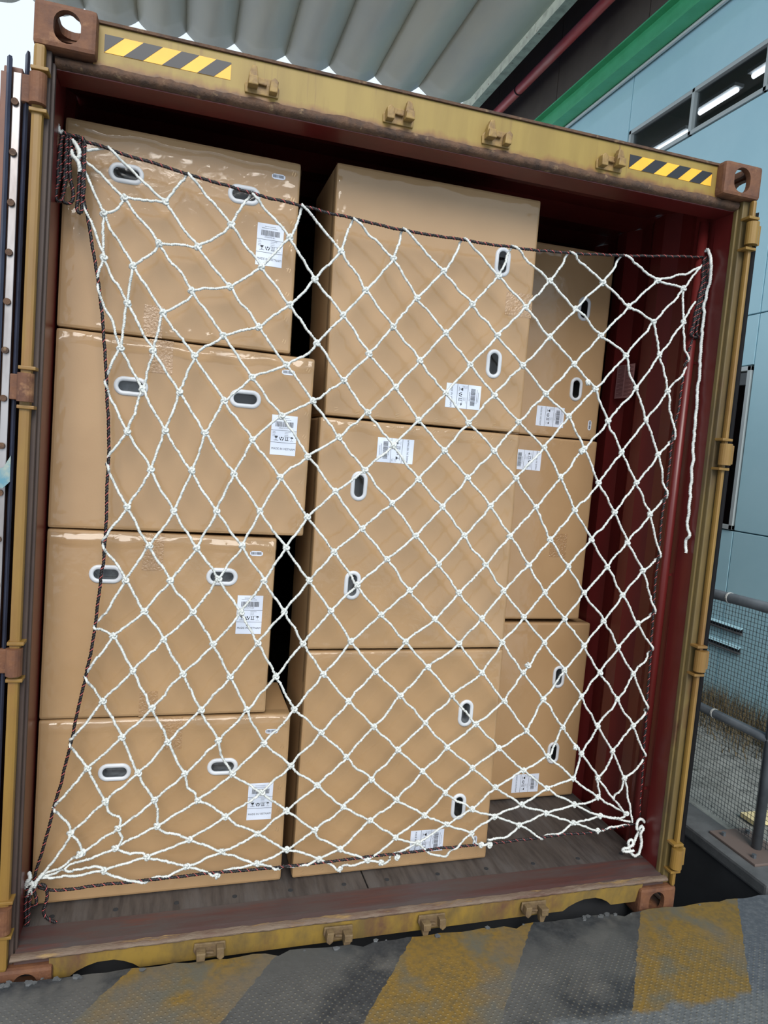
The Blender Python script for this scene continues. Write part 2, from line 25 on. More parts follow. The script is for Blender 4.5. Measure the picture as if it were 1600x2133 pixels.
# ------------------------------------------------------------------ materials
def lin(c):
    return tuple((v/12.92 if v <= .04045 else ((v+.055)/1.055)**2.4) for v in [x/255. for x in c])+(1.0,)
MATS = {}
def mat(name, c1, c2=None, rough=.6, metal=0., nscale=6., nlo=.4, nhi=.65, stretch=(1, 1, 1), bump=0., bscale=60., detail=6., spec=.5,
        c3=None, n3=2.5, lo3=.55, hi3=.7, transl=0., emit=None):
    if name in MATS: return MATS[name]
    m = bpy.data.materials.new(name); m.use_nodes = True; nt = m.node_tree; N = nt.nodes; L = nt.links
    b = N['Principled BSDF']; b.inputs['Roughness'].default_value = rough; b.inputs['Metallic'].default_value = metal
    b.inputs['Specular IOR Level'].default_value = spec
    b.inputs['Base Color'].default_value = lin(c1)
    tc = N.new('ShaderNodeTexCoord'); mp = N.new('ShaderNodeMapping'); mp.inputs['Scale'].default_value = stretch
    L.new(tc.outputs['Object'], mp.inputs[0])
    col = None
    def layer(prev, colour, sc, lo, hi, det):
        n = N.new('ShaderNodeTexNoise'); n.inputs['Scale'].default_value = sc; n.inputs['Detail'].default_value = det
        n.inputs['Roughness'].default_value = .62; L.new(mp.outputs[0], n.inputs['Vector'])
        r = N.new('ShaderNodeMapRange'); r.inputs[1].default_value = lo; r.inputs[2].default_value = hi; L.new(n.outputs['Fac'], r.inputs[0])
        x = N.new('ShaderNodeMix'); x.data_type = 'RGBA'; L.new(r.outputs[0], x.inputs[0])
        if prev is None: x.inputs[6].default_value = lin(c1)
        else: L.new(prev, x.inputs[6])
        x.inputs[7].default_value = lin(colour); return x.outputs[2]
    if c2: col = layer(None, c2, nscale, nlo, nhi, detail)
    if c3: col = layer(col, c3, n3, lo3, hi3, 8)
    if col is not None: L.new(col, b.inputs['Base Color'])
    if bump:
        n = N.new('ShaderNodeTexNoise'); n.inputs['Scale'].default_value = bscale; n.inputs['Detail'].default_value = 4; L.new(mp.outputs[0], n.inputs['Vector'])
        bp = N.new('ShaderNodeBump'); bp.inputs['Strength'].default_value = bump; bp.inputs['Distance'].default_value = .004
        L.new(n.outputs['Fac'], bp.inputs['Height']); L.new(bp.outputs[0], b.inputs['Normal'])
    if transl:
        t = N.new('ShaderNodeBsdfTranslucent'); t.inputs[0].default_value = lin(c1); mx = N.new('ShaderNodeMixShader'); mx.inputs[0].default_value = transl
        L.new(b.outputs[0], mx.inputs[1]); L.new(t.outputs[0], mx.inputs[2]); L.new(mx.outputs[0], N['Material Output'].inputs[0])
    if emit:
        b.inputs['Emission Color'].default_value = lin(c1); b.inputs['Emission Strength'].default_value = emit
    MATS[name] = m; return m

CARD = mat('cardboard', (172, 139, 100), (163, 130, 91), rough=.62, nscale=3.5, nlo=.35, nhi=.7, stretch=(1, 1, 1), bump=.05, bscale=220)
CARD2 = mat('cardboard_side', (150, 118, 82), (132, 102, 70), rough=.7, nscale=5, stretch=(1, 1, .25), bump=.1, bscale=90)
WHITE = mat('label_paper', (214, 222, 238), rough=.55)
INK = mat('label_ink', (28, 30, 38), rough=.6)
INKG = mat('label_grey_ink', (110, 114, 124), rough=.6)
PLW = mat('white_plastic', (202, 206, 212), rough=.38)
PLD = mat('dark_plastic', (34, 36, 38), rough=.32)
PLG = mat('grey_plastic', (120, 126, 132), (70, 76, 82), rough=.25, nscale=18)
STAPLE = mat('staple_wire', (206, 178, 138), rough=.35, metal=.6)
TAPE = mat('packing_tape', (166, 132, 94), rough=.10, bump=1.0, bscale=130, spec=.8)
ROPEW = mat('white_rope', (214, 218, 216), (190, 195, 193), rough=.62, nscale=60, nlo=.4, nhi=.7)
ROPEK = mat('black_rope', (22, 18, 22), rough=.55)
ROPER = mat('red_rope_tracer', (186, 82, 80), rough=.55)
YEL = mat('worn_yellow_paint', (160, 133, 68), (146, 119, 60), rough=.5, nscale=14, stretch=(1, 1, .12), bump=.08, bscale=40, c3=(120, 84, 44), n3=9, lo3=.60, hi3=.74)
YELS = mat('dirty_yellow_sill', (146, 119, 54), (114, 95, 56), rough=.6, nscale=16, stretch=(1, 1, .35), bump=.15, bscale=60, c3=(104, 76, 58), n3=7, lo3=.52, hi3=.68)
YELP = mat('orange_yellow_post', (134, 104, 46), (118, 86, 42), rough=.48, nscale=8, stretch=(1, 1, .25), bump=.08, bscale=50, c3=(126, 74, 50), n3=2.2, lo3=.5, hi3=.62)
def header_mat():
    m = mat('header_paint_rust_streaked', (144, 121, 56), (132, 109, 48), rough=.5, nscale=14, stretch=(1, 1, .12), bump=.08, bscale=40)
    nt = m.node_tree; N = nt.nodes; L = nt.links; b = N['Principled BSDF']; col = b.inputs['Base Color'].links[0].from_socket
    tc = N['Texture Coordinate']; sp = N.new('ShaderNodeSeparateXYZ'); L.new(tc.outputs['Object'], sp.inputs[0])
    def nz(sc, st, det=6):
        mp = N.new('ShaderNodeMapping'); mp.inputs['Scale'].default_value = st; n = N.new('ShaderNodeTexNoise'); n.inputs['Scale'].default_value = sc; n.inputs['Detail'].default_value = det
        L.new(tc.outputs['Object'], mp.inputs[0]); L.new(mp.outputs[0], n.inputs['Vector']); return n.outputs['Fac']
    def M(op, a, c):
        n = N.new('ShaderNodeMath'); n.operation = op
        for i, v in enumerate((a, c)):
            if isinstance(v, (int, float)): n.inputs[i].default_value = v
            else: L.new(v, n.inputs[i])
        return n.outputs[0]
    def rg(v, a, c):
        n = N.new('ShaderNodeMapRange'); n.inputs[1].default_value = a; n.inputs[2].default_value = c; L.new(v, n.inputs[0]); return n.outputs[0]
    def mx(f, a, c):
        n = N.new('ShaderNodeMix'); n.data_type = 'RGBA'; L.new(f, n.inputs[0]); L.new(a, n.inputs[6]); n.inputs[7].default_value = lin(c); return n.outputs[2]
    h = M('ADD', sp.outputs[2], M('MULTIPLY', M('SUBTRACT', nz(26, (1, 1, .6)), .5), .045))
    col = mx(M('MULTIPLY', rg(nz(60, (1, 1, .04), 3), .60, .70), rg(nz(1.9, (1, 0, 0), 1), .45, .6)), col, (112, 84, 44))
    col = mx(rg(h, 2.795, 2.776), col, (124, 88, 44)); col = mx(rg(h, 2.780, 2.765), col, (82, 60, 46))
    L.new(col, b.inputs['Base Color']); return m
YELH = header_mat()
OLIV = mat('olive_yellow_channel', (104, 88, 50), (78, 64, 42), rough=.6, nscale=9, stretch=(1, 1, .3), bump=.1, bscale=70, c3=(84, 56, 38), n3=8, lo3=.58, hi3=.7)
DKCH = mat('shade_darkened_channel', (74, 60, 54), (58, 46, 46), rough=.6, nscale=9, stretch=(1, 1, .3), c3=(96, 84, 58), n3=2, lo3=.52, hi3=.62)  # brown channel of the left post, its unlit look darkened into the colour
RUST = mat('rusty_casting', (110, 71, 46), (86, 54, 39), rough=.7, nscale=16, bump=.35, bscale=80, c3=(152, 112, 78), n3=13, lo3=.58, hi3=.72)
KEEP = mat('keeper_paint', (146, 118, 64), (112, 86, 54), rough=.55, nscale=30, bump=.3, bscale=90)
KEEPS = mat('keeper_dirty', (114, 95, 66), (90, 73, 54), rough=.6, nscale=30, bump=.4, bscale=90)
RUSTD = mat('dark_rust', (92, 66, 48), (62, 46, 38), rough=.8, nscale=22, bump=.9, bscale=110, c3=(136, 112, 84), n3=30, lo3=.6, hi3=.72)
REDP = mat('red_brown_paint', (94, 29, 28), (80, 26, 25), rough=.34, nscale=4, stretch=(1, 1, .3), bump=.05, bscale=20)
REDF = mat('scuffed_red_threshold', (72, 43, 41), (70, 62, 61), rough=.55, nscale=4, stretch=(.6, 5, 1), nlo=.32, nhi=.6, bump=.15, bscale=60, c3=(84, 50, 44), n3=5, lo3=.55, hi3=.68)
PLY = mat('dark_plywood_floor', (74, 68, 65), (52, 47, 46), rough=.62, nscale=9, stretch=(5, .6, 1), bump=.2, bscale=60, c3=(82, 78, 77), n3=3, lo3=.5, hi3=.68)
RUB = mat('door_gasket_rubber', (24, 24, 28), rough=.5)
SILV = mat('bare_metal_flange', (176, 172, 172), (140, 132, 130), rough=.32, metal=.75, nscale=12, stretch=(1, 1, .2), bump=.1, bscale=60)
DOORP = mat('door_paint', (116, 74, 54), (92, 58, 48), rough=.5, nscale=5)
NAVY = mat('dark_blue_grey_steel', (52, 58, 78), (40, 44, 60), rough=.5, nscale=6)
HZY = mat('hazard_yellow', (250, 182, 52), (238, 170, 48), rough=.45, nscale=9)
HZK = mat('hazard_black', (26, 29, 37), rough=.45)
BLUE = mat('pale_blue_wall', (190, 232, 244), (182, 226, 239), rough=.55, nscale=1.5, bump=.02, bscale=12)
BLUEJ = mat('wall_joint_sealant', (120, 150, 158), rough=.7)
FRAMEW = mat('window_aluminium', (196, 204, 204), rough=.42, metal=.2)
DARKW = mat('dark_brown_wall', (116, 107, 97), (104, 96, 87), rough=.8, nscale=2)
NAVP = mat('navy_panel', (84, 134, 200), (66, 106, 164), rough=.5, nscale=3)
PALEB = mat('pale_peeling_beam', (152, 158, 142), (120, 126, 112), rough=.6, nscale=9, c3=(80, 52, 36), n3=14, lo3=.64, hi3=.7)
GRN = mat('green_steel', (78, 180, 128), (68, 168, 116), rough=.42, nscale=5)
PIPE = mat('red_pipe', (232, 84, 90), (232, 150, 146), rough=.4, nscale=7, stretch=(1, .15, 1))
CANO = mat('silver_grey_tarpaulin', (192, 190, 176), (176, 178, 172), rough=.42, nscale=2.2, stretch=(1, .3, 1), bump=.10, bscale=9, transl=.27)
GALV = mat('galvanised_rail', (98, 104, 110), (80, 86, 92), rough=.42, metal=.35, nscale=9)
WIRE = mat('fence_wire', (66, 72, 78), rough=.5, metal=.4)
ZIP = mat('zip_tie', (198, 200, 196), rough=.5)
GRND = mat('gravelly_concrete', (140, 142, 138), (112, 114, 110), rough=.9, nscale=7, bump=.5, bscale=120, c3=(86, 88, 84), n3=18, lo3=.56, hi3=.66)
LEDG = mat('concrete_ledge', (92, 94, 96), (74, 76, 78), rough=.85, nscale=6, bump=.3, bscale=70)
PIT = mat('dark_pit_wall', (40, 42, 46), (30, 32, 36), rough=.9, nscale=4)
GRASS = mat('dry_grass', (118, 103, 76), (92, 84, 60), rough=.8, nscale=9)
WOOD = mat('pale_timber', (214, 198, 150), rough=.7)
NOTE = mat('faded_notice_paper', (158, 116, 116), rough=.35)
NOTEI = mat('faded_notice_print', (104, 62, 64), rough=.5)
BLACKM = mat('dark_room', (128, 132, 132), rough=.9)
TUBE = mat('fluorescent_tube', (255, 255, 255), emit=4.0)

def outside_fresnel(nt, ior):
    # thin sheets are never entered: use the outside index on both faces
    N = nt.nodes; L = nt.links; g = N.new('ShaderNodeNewGeometry'); r = N.new('ShaderNodeMapRange'); f = N.new('ShaderNodeFresnel')
    r.inputs[3].default_value = ior; r.inputs[4].default_value = 1/ior; L.new(g.outputs['Backfacing'], r.inputs[0]); L.new(r.outputs[0], f.inputs[0]); return f
def glass_mat():
    m = bpy.data.materials.new('window_glass'); m.use_nodes = True; nt = m.node_tree; N = nt.nodes; N.clear()
    o = N.new('ShaderNodeOutputMaterial'); g = N.new('ShaderNodeBsdfGlossy'); g.inputs['Roughness'].default_value = .03
    t = N.new('ShaderNodeBsdfTransparent'); t.inputs[0].default_value = (.62, .66, .68, 1); f = outside_fresnel(nt, 1.5)
    x = N.new('ShaderNodeMixShader'); nt.links.new(f.outputs[0], x.inputs[0]); nt.links.new(t.outputs[0], x.inputs[1]); nt.links.new(g.outputs[0], x.inputs[2]); nt.links.new(x.outputs[0], o.inputs[0])
    return m
GLASS = glass_mat()
def film_mat():
    m = bpy.data.materials.new('clear_stretch_film'); m.use_nodes = True; nt = m.node_tree; N = nt.nodes; N.clear(); L = nt.links
    o = N.new('ShaderNodeOutputMaterial'); g = N.new('ShaderNodeBsdfGlossy'); g.inputs['Roughness'].default_value = .08
    t = N.new('ShaderNodeBsdfTransparent'); fr = outside_fresnel(nt, 1.55)
    tc = N.new('ShaderNodeTexCoord'); n = N.new('ShaderNodeTexNoise'); n.inputs['Scale'].default_value = 26; n.inputs['Detail'].default_value = 5; n.inputs['Distortion'].default_value = 1.2
    bp = N.new('ShaderNodeBump'); bp.inputs['Strength'].default_value = .12; bp.inputs['Distance'].default_value = .006
    L.new(tc.outputs['Object'], n.inputs['Vector']); L.new(n.outputs['Fac'], bp.inputs['Height']); L.new(bp.outputs[0], g.inputs['Normal']); L.new(bp.outputs[0], fr.inputs['Normal'])
    x = N.new('ShaderNodeMixShader'); L.new(fr.outputs[0], x.inputs[0]); L.new(t.outputs[0], x.inputs[1]); L.new(g.outputs[0], x.inputs[2]); L.new(x.outputs[0], o.inputs[0])
    return m
FILM = film_mat()

# dock deck: diagonal yellow / black paint on studded steel, worn
def deck_mat():
    m = bpy.data.materials.new('painted_dock_deck'); m.use_nodes = True; nt = m.node_tree; N = nt.nodes; L = nt.links; b = N['Principled BSDF']
    tc = N.new('ShaderNodeTexCoord'); sp = N.new('ShaderNodeSeparateXYZ'); L.new(tc.outputs['Object'], sp.inputs[0])
    def M(op, a, b_=None, c_=None):
        n = N.new('ShaderNodeMath'); n.operation = op
        for i, v in enumerate((a, b_, c_)):
            if v is None: continue
            if isinstance(v, (int, float)): n.inputs[i].default_value = v
            else: L.new(v, n.inputs[i])
        return n.outputs[0]
    def noise(sc, det=6, rough=.6):
        n = N.new('ShaderNodeTexNoise'); n.inputs['Scale'].default_value = sc; n.inputs['Detail'].default_value = det; n.inputs['Roughness'].default_value = rough
        L.new(tc.outputs['Object'], n.inputs['Vector']); return n.outputs['Fac']
    def rng(v, a, b_):
        n = N.new('ShaderNodeMapRange'); n.inputs[1].default_value = a; n.inputs[2].default_value = b_; L.new(v, n.inputs[0]); return n.outputs[0]
    def mix(f, a, b_):
        n = N.new('ShaderNodeMix'); n.data_type = 'RGBA'; L.new(f, n.inputs[0])
        for i, v in ((6, a), (7, b_)):
            if isinstance(v, tuple): n.inputs[i].default_value = v
            else: L.new(v, n.inputs[i])
        return n.outputs[2]
    edge = M('MULTIPLY', M('SUBTRACT', noise(30), .5), .03)
    s = M('ADD', M('SUBTRACT', sp.outputs[0], M('MULTIPLY', sp.outputs[1], .78)), edge)
    k = M('FRACT', M('DIVIDE', M('SUBTRACT', s, .41 - 9.36), .936))
    yel = M('LESS_THAN', k, .5)
    nopaint = M('GREATER_THAN', s, 2.74)
    worn = rng(noise(5.5, 8), .50, .64); fine = rng(noise(55, 4), .42, .7); big = rng(noise(1.7, 3), .52, .62)
    ycol = mix(fine, lin((120, 94, 38)), lin((94, 79, 46))); ycol = mix(worn, ycol, lin((90, 86, 72)))
    kcol = mix(fine, lin((40, 43, 47)), lin((58, 60, 62))); kcol = mix(worn, kcol, lin((80, 79, 77)))
    base = mix(yel, kcol, ycol)
    base = mix(M('MULTIPLY', big, .6), base, lin((86, 86, 84)))
    base = mix(nopaint, base, mix(fine, lin((72, 76, 82)), lin((92, 95, 99))))
    # painted field ends at the rear: bare studded steel
    bare = rng(M('ADD', M('MULTIPLY', sp.outputs[1], -1), M('MULTIPLY', M('SUBTRACT', noise(12), .5), .12)), .455, .485)
    bare = M('MULTIPLY', bare, M('GREATER_THAN', s, 1.9))
    base = mix(bare, base, mix(fine, lin((84, 87, 89)), lin((104, 106, 106))))
    # small scuffs around the studs
    p = .0165
    ca = M('COSINE', M('MULTIPLY', M('ADD', sp.outputs[0], sp.outputs[1]), 2*math.pi/p/1.414)); cb = M('COSINE', M('MULTIPLY', M('SUBTRACT', sp.outputs[0], sp.outputs[1]), 2*math.pi/p/1.414))
    stud = rng(M('MULTIPLY', M('ADD', ca, cb), .5), .45, .9)
    zone = rng(M('ADD', M('MULTIPLY', sp.outputs[1], -1), M('MULTIPLY', M('SUBTRACT', noise(3), .5), .5)), .10, .30)
    stz = M('MULTIPLY', stud, zone)
    base = mix(M('MULTIPLY', M('MULTIPLY', stz, rng(noise(25), .3, .7)), .34), base, lin((160, 150, 124)))
    L.new(base, b.inputs['Base Color']); b.inputs['Roughness'].default_value = .62
    h = M('ADD', M('MULTIPLY', stz, 1.0), M('MULTIPLY', noise(90), .5))
    bp = N.new('ShaderNodeBump'); bp.inputs['Strength'].default_value = .6; bp.inputs['Distance'].default_value = .003; L.new(h, bp.inputs['Height']); L.new(bp.outputs[0], b.inputs['Normal'])
    return m
DECK = deck_mat()

# ------------------------------------------------------------------ mesh helpers
class MB:
    def __init__(s): s.v = []; s.f = []; s.m = []; s.mi = 0
    def add(s, vs, fs):
        o = len(s.v); s.v += [tuple(map(float, p)) for p in vs]; s.f += [tuple(o+i for i in f) for f in fs]; s.m += [s.mi]*len(fs); return s
    def box(s, x0, x1, y0, y1, z0, z1):
        return s.add([(x0, y0, z0), (x1, y0, z0), (x1, y1, z0), (x0, y1, z0), (x0, y0, z1), (x1, y0, z1), (x1, y1, z1), (x0, y1, z1)],
                     [(0, 3, 2, 1), (4, 5, 6, 7), (0, 1, 5, 4), (1, 2, 6, 5), (2, 3, 7, 6), (3, 0, 4, 7)])
    def prism(s, poly, axis, a, b):
        """poly: list of 2-D points; axis 'x' -> (y,z), 'y' -> (x,z), 'z' -> (x,y)"""
        n = len(poly); put = {'x': lambda p, t: (t, p[0], p[1]), 'y': lambda p, t: (p[0], t, p[1]), 'z': lambda p, t: (p[0], p[1], t)}[axis]
        vs = [put(p, a) for p in poly]+[put(p, b) for p in poly]
        fs = [tuple(range(n-1, -1, -1)), tuple(range(n, 2*n))]+[(i, (i+1) % n, n+(i+1) % n, n+i) for i in range(n)]
        return s.add(vs, fs)
    def cyl(s, c0, c1, r, n=14):
        c0 = Vector(c0); c1 = Vector(c1); t = (c1-c0).normalized(); a = t.orthogonal().normalized(); b = t.cross(a)
        ring = [a*math.cos(2*math.pi*i/n)*r+b*math.sin(2*math.pi*i/n)*r for i in range(n)]
        return s.add([c0+p for p in ring]+[c1+p for p in ring], [(i, (i+1) % n, n+(i+1) % n, n+i) for i in range(n)]+[tuple(range(n-1, -1, -1)), tuple(range(n, 2*n))])
    def mesh(s, name, mats, smooth=False, bevel=0):
        me = bpy.data.meshes.new(name); me.from_pydata(s.v, [], s.f)
        for m in (mats if isinstance(mats, (list, tuple)) else [mats]): me.materials.append(m)
        if any(s.m): me.polygons.foreach_set('material_index', s.m)
        bm = bmesh.new(); bm.from_mesh(me); bmesh.ops.recalc_face_normals(bm, faces=bm.faces)
        if bevel:
            es = [e for e in bm.edges if len(e.link_faces) == 2 and e.calc_face_angle(0) > .6]
            bmesh.ops.bevel(bm, geom=es, offset=bevel, segments=2, affect='EDGES', profile=.6)
        bm.to_mesh(me); bm.free()
        if smooth: me.polygons.foreach_set('use_smooth', [True]*len(me.polygons))
        me.update(); return me
    def build(s, name, mats, parent=None, smooth=False, bevel=0):
        return place(name, s.mesh(name, mats, smooth, bevel), parent)
def place(name, me, parent=None, loc=None, rot=None):
    o = bpy.data.objects.new(name, me); COL.objects.link(o)
    if loc is not None: o.location = loc
    if rot is not None: o.rotation_euler = rot
    if parent is not None:
        o.parent = parent; o.matrix_parent_inverse = Matrix.Translation(-Vector(ORG.get(parent.name, (0, 0, 0))))
        ORG[o.name] = (0, 0, 0) if loc is None else tuple(loc)
    else:
        ORG[o.name] = tuple(loc) if loc is not None else (0, 0, 0)
    return o
ORG = {}
def thing(name, label, cat, loc, group=None):
    o = bpy.data.objects.new(name, None); COL.objects.link(o); o.location = loc; o.empty_display_size = .1; ORG[o.name] = tuple(loc); tag(o, label, cat, group); return o
def tag(o, label=None, cat=None, group=None, kind=None):
    if label: o['label'] = label
    if cat: o['category'] = cat
    if group: o['group'] = group
    if kind: o['kind'] = kind
    return o
def boolean(me, cutters, keep_mat=True):
    o = bpy.data.objects.new('tmp', me); COL.objects.link(o); tmp = []
    for c in cutters:
        co = bpy.data.objects.new('cut', c); COL.objects.link(co); tmp.append(co)
        md = o.modifiers.new('b', 'BOOLEAN'); md.operation = 'DIFFERENCE'; md.object = co; md.solver = 'EXACT'
    dg = bpy.context.evaluated_depsgraph_get(); dg.update()
    r = bpy.data.meshes.new_from_object(o.evaluated_get(dg)); r.name = me.name
    for t in tmp+[o]: bpy.data.objects.remove(t)
    return r
def stadium(w, h, n=10):
    """rounded slot outline, w x h, centred"""
    pts = []
    if w >= h:
        r = h/2; c = w/2-r
        for i in range(n+1): a = -math.pi/2+math.pi*i/n; pts.append((c+r*math.cos(a), r*math.sin(a)))
        for i in range(n+1): a = math.pi/2+math.pi*i/n; pts.append((-c+r*math.cos(a), r*math.sin(a)))
    else: pts = [(-y, x) for x, y in stadium(h, w, n)]
    return pts
def fz(x): return -.034+.0208*x        # the container stands a little out of level
XC0, XC1 = .049, 2.389

# ------------------------------------------------------------------ ropes
def smooth_path(P, step):
    P = [Vector(p) for p in P]
    if len(P) == 2:
        n = max(2, int((P[1]-P[0]).length/step)); return [P[0].lerp(P[1], i/n) for i in range(n+1)]
    m = len(P); T = [((P[min(i+1, m-1)]-P[i]).normalized()+(P[i]-P[max(i-1, 0)]).normalized()) for i in range(m)]
    T = [t.normalized() for t in T]; out = []
    for i in range(m-1):
        b, c = P[i], P[i+1]; L_ = (c-b).length; n = max(2, int(L_/step))
        for k in range(n):
            t = k/n; t2 = t*t; t3 = t2*t
            out.append((2*t3-3*t2+1)*b+(t3-2*t2+t)*L_*T[i]+(-2*t3+3*t2)*c+(t3-t2)*L_*T[i+1])
    out.append(P[-1]); return out
def rope_arrays(path, R, pitch, n=9, lob=.3, phase=0.):
    P = np.array([tuple(p) for p in path]); T = np.gradient(P, axis=0); T /= np.linalg.norm(T, axis=1)[:, None]+1e-9
    ref = np.array([0, -1., 0]); A = ref-T*(T@ref)[:, None]; nn = np.linalg.norm(A, axis=1)[:, None]
    alt = np.cross(T, np.array([1., 0, 0])); A = np.where(nn < .15, alt, A); A /= np.linalg.norm(A, axis=1)[:, None]+1e-9
    B = np.cross(T, A); s = np.r_[0, np.cumsum(np.linalg.norm(np.diff(P, axis=0), axis=1))]
    th = 2*np.pi*np.arange(n)/n; tw = 2*np.pi*s/pitch+phase
    rr = R*(1-lob+lob*np.abs(np.cos(1.5*th)))
    ang = th[None, :]+tw[:, None]
    V = P[:, None, :]+rr[None, :, None]*(np.cos(ang)[..., None]*A[:, None, :]+np.sin(ang)[..., None]*B[:, None, :])
    m = len(P); idx = np.arange(m*n).reshape(m, n); nx = np.roll(idx, -1, axis=1)
    F = np.stack([idx[:-1], nx[:-1], nx[1:], idx[1:]], -1).reshape(-1, 4)
    return V.reshape(-1, 3), F, np.tile(np.arange(n), m-1)
def rope_mesh(name, paths, R, pitch, mats, n=9, step=.006, tracer=None, wob=0.0015):
    vs = []; fs = []; mi = []; o = 0
    for p in paths:
        q = smooth_path(p, step); m = len(q)
        w = RNG.normal(0, 1, (m, 3)); k = np.ones(7)/7
        if m > 8: w = np.stack([np.convolve(w[:, i], k, 'same') for i in range(3)], 1)*wob*2.6; w[0] = w[-1] = 0
        else: w *= 0
        q = [Vector(a)+Vector(b) for a, b in zip(q, w.tolist())]
        V, F, fi = rope_arrays(q, R, pitch, n, phase=RNG.random()*6)
        vs.append(V); fs.append(F+o); mi.append(fi); o += len(V)
        fs_cap = None
    V = np.concatenate(vs); F = np.concatenate(fs); mi = np.concatenate(mi)
    me = bpy.data.meshes.new(name); me.from_pydata(V.tolist(), [], F.tolist())
    for m in mats: me.materials.append(m)
    if tracer is not None: me.polygons.foreach_set('material_index', np.isin(mi, tracer).astype(int).tolist())
    me.polygons.foreach_set('use_smooth', [True]*len(me.polygons)); me.update(); return me

# ================================================================== SETTING
def struct(name, mb, m, **k): o = mb.build(name, m, **k); o['kind'] = 'structure'; return o
# dock deck with a broken front edge
DZ = .062
mb = MB(); n = 110; xs = [-1.5+i*(4.55/n) for i in range(n+1)]
front = []
for x in xs:
    j = random.uniform(-.006, .004)-(.02 if random.random() < .06 else 0); y = -.018+j+(.02*max(0, (x-2.45)) if x > 2.45 else 0)
    front.append((x, y))
mb.prism([(x, y) for x, y in front]+[(3.05, -7), (-1.5, -7)], 'z', DZ-.02, DZ)
mb.box(-1.5, 3.05, -7, -.07, -1.3, DZ-.02)
struct('floor', mb, DECK)
mb = MB()
for i in range(34):
    x = random.choice([random.uniform(-.05, .25), random.uniform(2.0, 2.3), random.uniform(0, 2.7)]); y = -.022+random.uniform(-.016, .004); r = random.uniform(.004, .012)
    vs = [(x+r*math.cos(a)*random.uniform(.7, 1.3), y+r*math.sin(a)*random.uniform(.5, 1), DZ+z) for z in (0, r*.5) for a in [k*1.2566 for k in range(5)]]
    mb.add(vs, [(0, 1, 6, 5), (1, 2, 7, 6), (2, 3, 8, 7), (3, 4, 9, 8), (4, 0, 5, 9), (5, 6, 7, 8, 9)])
o = mb.build('concrete_crumbs', LEDG); tag(o, 'crumbled grey concrete along the broken edge of the striped dock', 'rubble', kind='stuff')
# pit, ledge, yard ground
mb = MB(); mb.box(-6, 2.95, -.06, 14, -1.4, -1.3); struct('trim_1', mb, PIT)
mb = MB(); mb.box(2.95, 3.14, .06, 9, -.01, .05); struct('trim_2', mb, LEDG, bevel=.012)
mb = MB(); mb.box(2.96, 3.14, .065, 9, -1.3, -.01); struct('trim_4', mb, PIT)
mb = MB(); mb.box(2.955, 2.985, .07, 9, -1.3, .0)
mb = MB()
gx = 14; gy = 40; V = []; F = []
for i in range(gx+1):
    for j in range(gy+1):
        V.append((3.14+i*(1.36/gx), -.5+j*(10.5/gy), .045+random.uniform(-.006, .006)))
for i in range(gx):
    for j in range(gy): a = i*(gy+1)+j; F.append((a, a+gy+1, a+gy+2, a+1))
mb.add(V, F); struct('yard_ground', mb, GRND, smooth=True)
# ---- blue building wall on the right, panel by panel
XW = 4.5
mb = MB(); mb.box(XW+.02, XW+.06, -4, 1.02, .0, 5.62); mb.box(XW+.02, XW+.06, 4.16, 14, .0, 5.62); mb.box(XW+.02, XW+.06, 1.02, 4.16, .0, 1.38); mb.box(XW+.02, XW+.06, 1.02, 4.16, 2.62, 4.66)
mb.box(XW+.02, XW+.06, 1.02, 4.16, 5.06, 5.62); mb.box(XW+.02, XW+.06, 1.02, 2.20, 1.38, 2.62); mb.box(XW+.02, XW+.06, 3.3, 4.16, 1.38, 2.62)
wall = struct('wall_right', mb, BLUEJ)
def panel(y0, y1, z0, z1):
    g = .005; MB().box(XW, XW+.02, y0+g, y1-g, z0+g, z1-g).build('panel', BLUE, wall, bevel=.003)
for (y0, y1) in ((-4, -1.9), (-1.9, .1), (4.2, 6.2), (6.2, 8.2), (8.2, 10.2), (10.2, 14)):
    for z0, z1 in ((.05, 1.38), (1.38, 3.0), (3.0, 5.62)): panel(y0, y1, z0, z1)
panel(.1, 2.2, .05, 1.38); panel(.1, 2.2, 1.38, 3.0); panel(.1, 1.0, 3.0, 5.62); panel(1.0, 2.2, 3.0, 4.66); panel(1.0, 2.2, 5.06, 5.62)
panel(2.2, 4.2, .05, 1.38); panel(3.3, 4.2, 1.38, 3.0); panel(2.2, 3.3, 2.62, 3.0); panel(2.2, 4.2, 3.0, 4.66); panel(2.2, 4.2, 5.06, 5.62)
def window(name, y0, y1, z0, z1, mull):
    f = MB(); t = .035; x0, x1 = XW-.012, XW+.04
    f.box(x0, x1, y0, y1, z0, z0+t); f.box(x0, x1, y0, y1, z1-t, z1); f.box(x0, x1, y0, y0+t, z0, z1); f.box(x0, x1, y1-t, y1, z0, z1)
    for m_ in mull: f.box(x0, x1, m_-t/2, m_+t/2, z0, z1)
    o = f.build(name, FRAMEW, bevel=.003); o['kind'] = 'structure'
    e = [y0]+list(mull)+[y1]
    for a, b in zip(e[:-1], e[1:]): MB().box(XW+.022, XW+.027, a+.012, b-.012, z0+.012, z1-.012).build('pane', GLASS, o)
    return o
w1 = window('window_1', 1.02, 4.17, 4.665, 5.055, (1.6, 2.42, 3.25))
w2 = window('window_2', 2.21, 3.3, 1.385, 2.615, (2.75,))
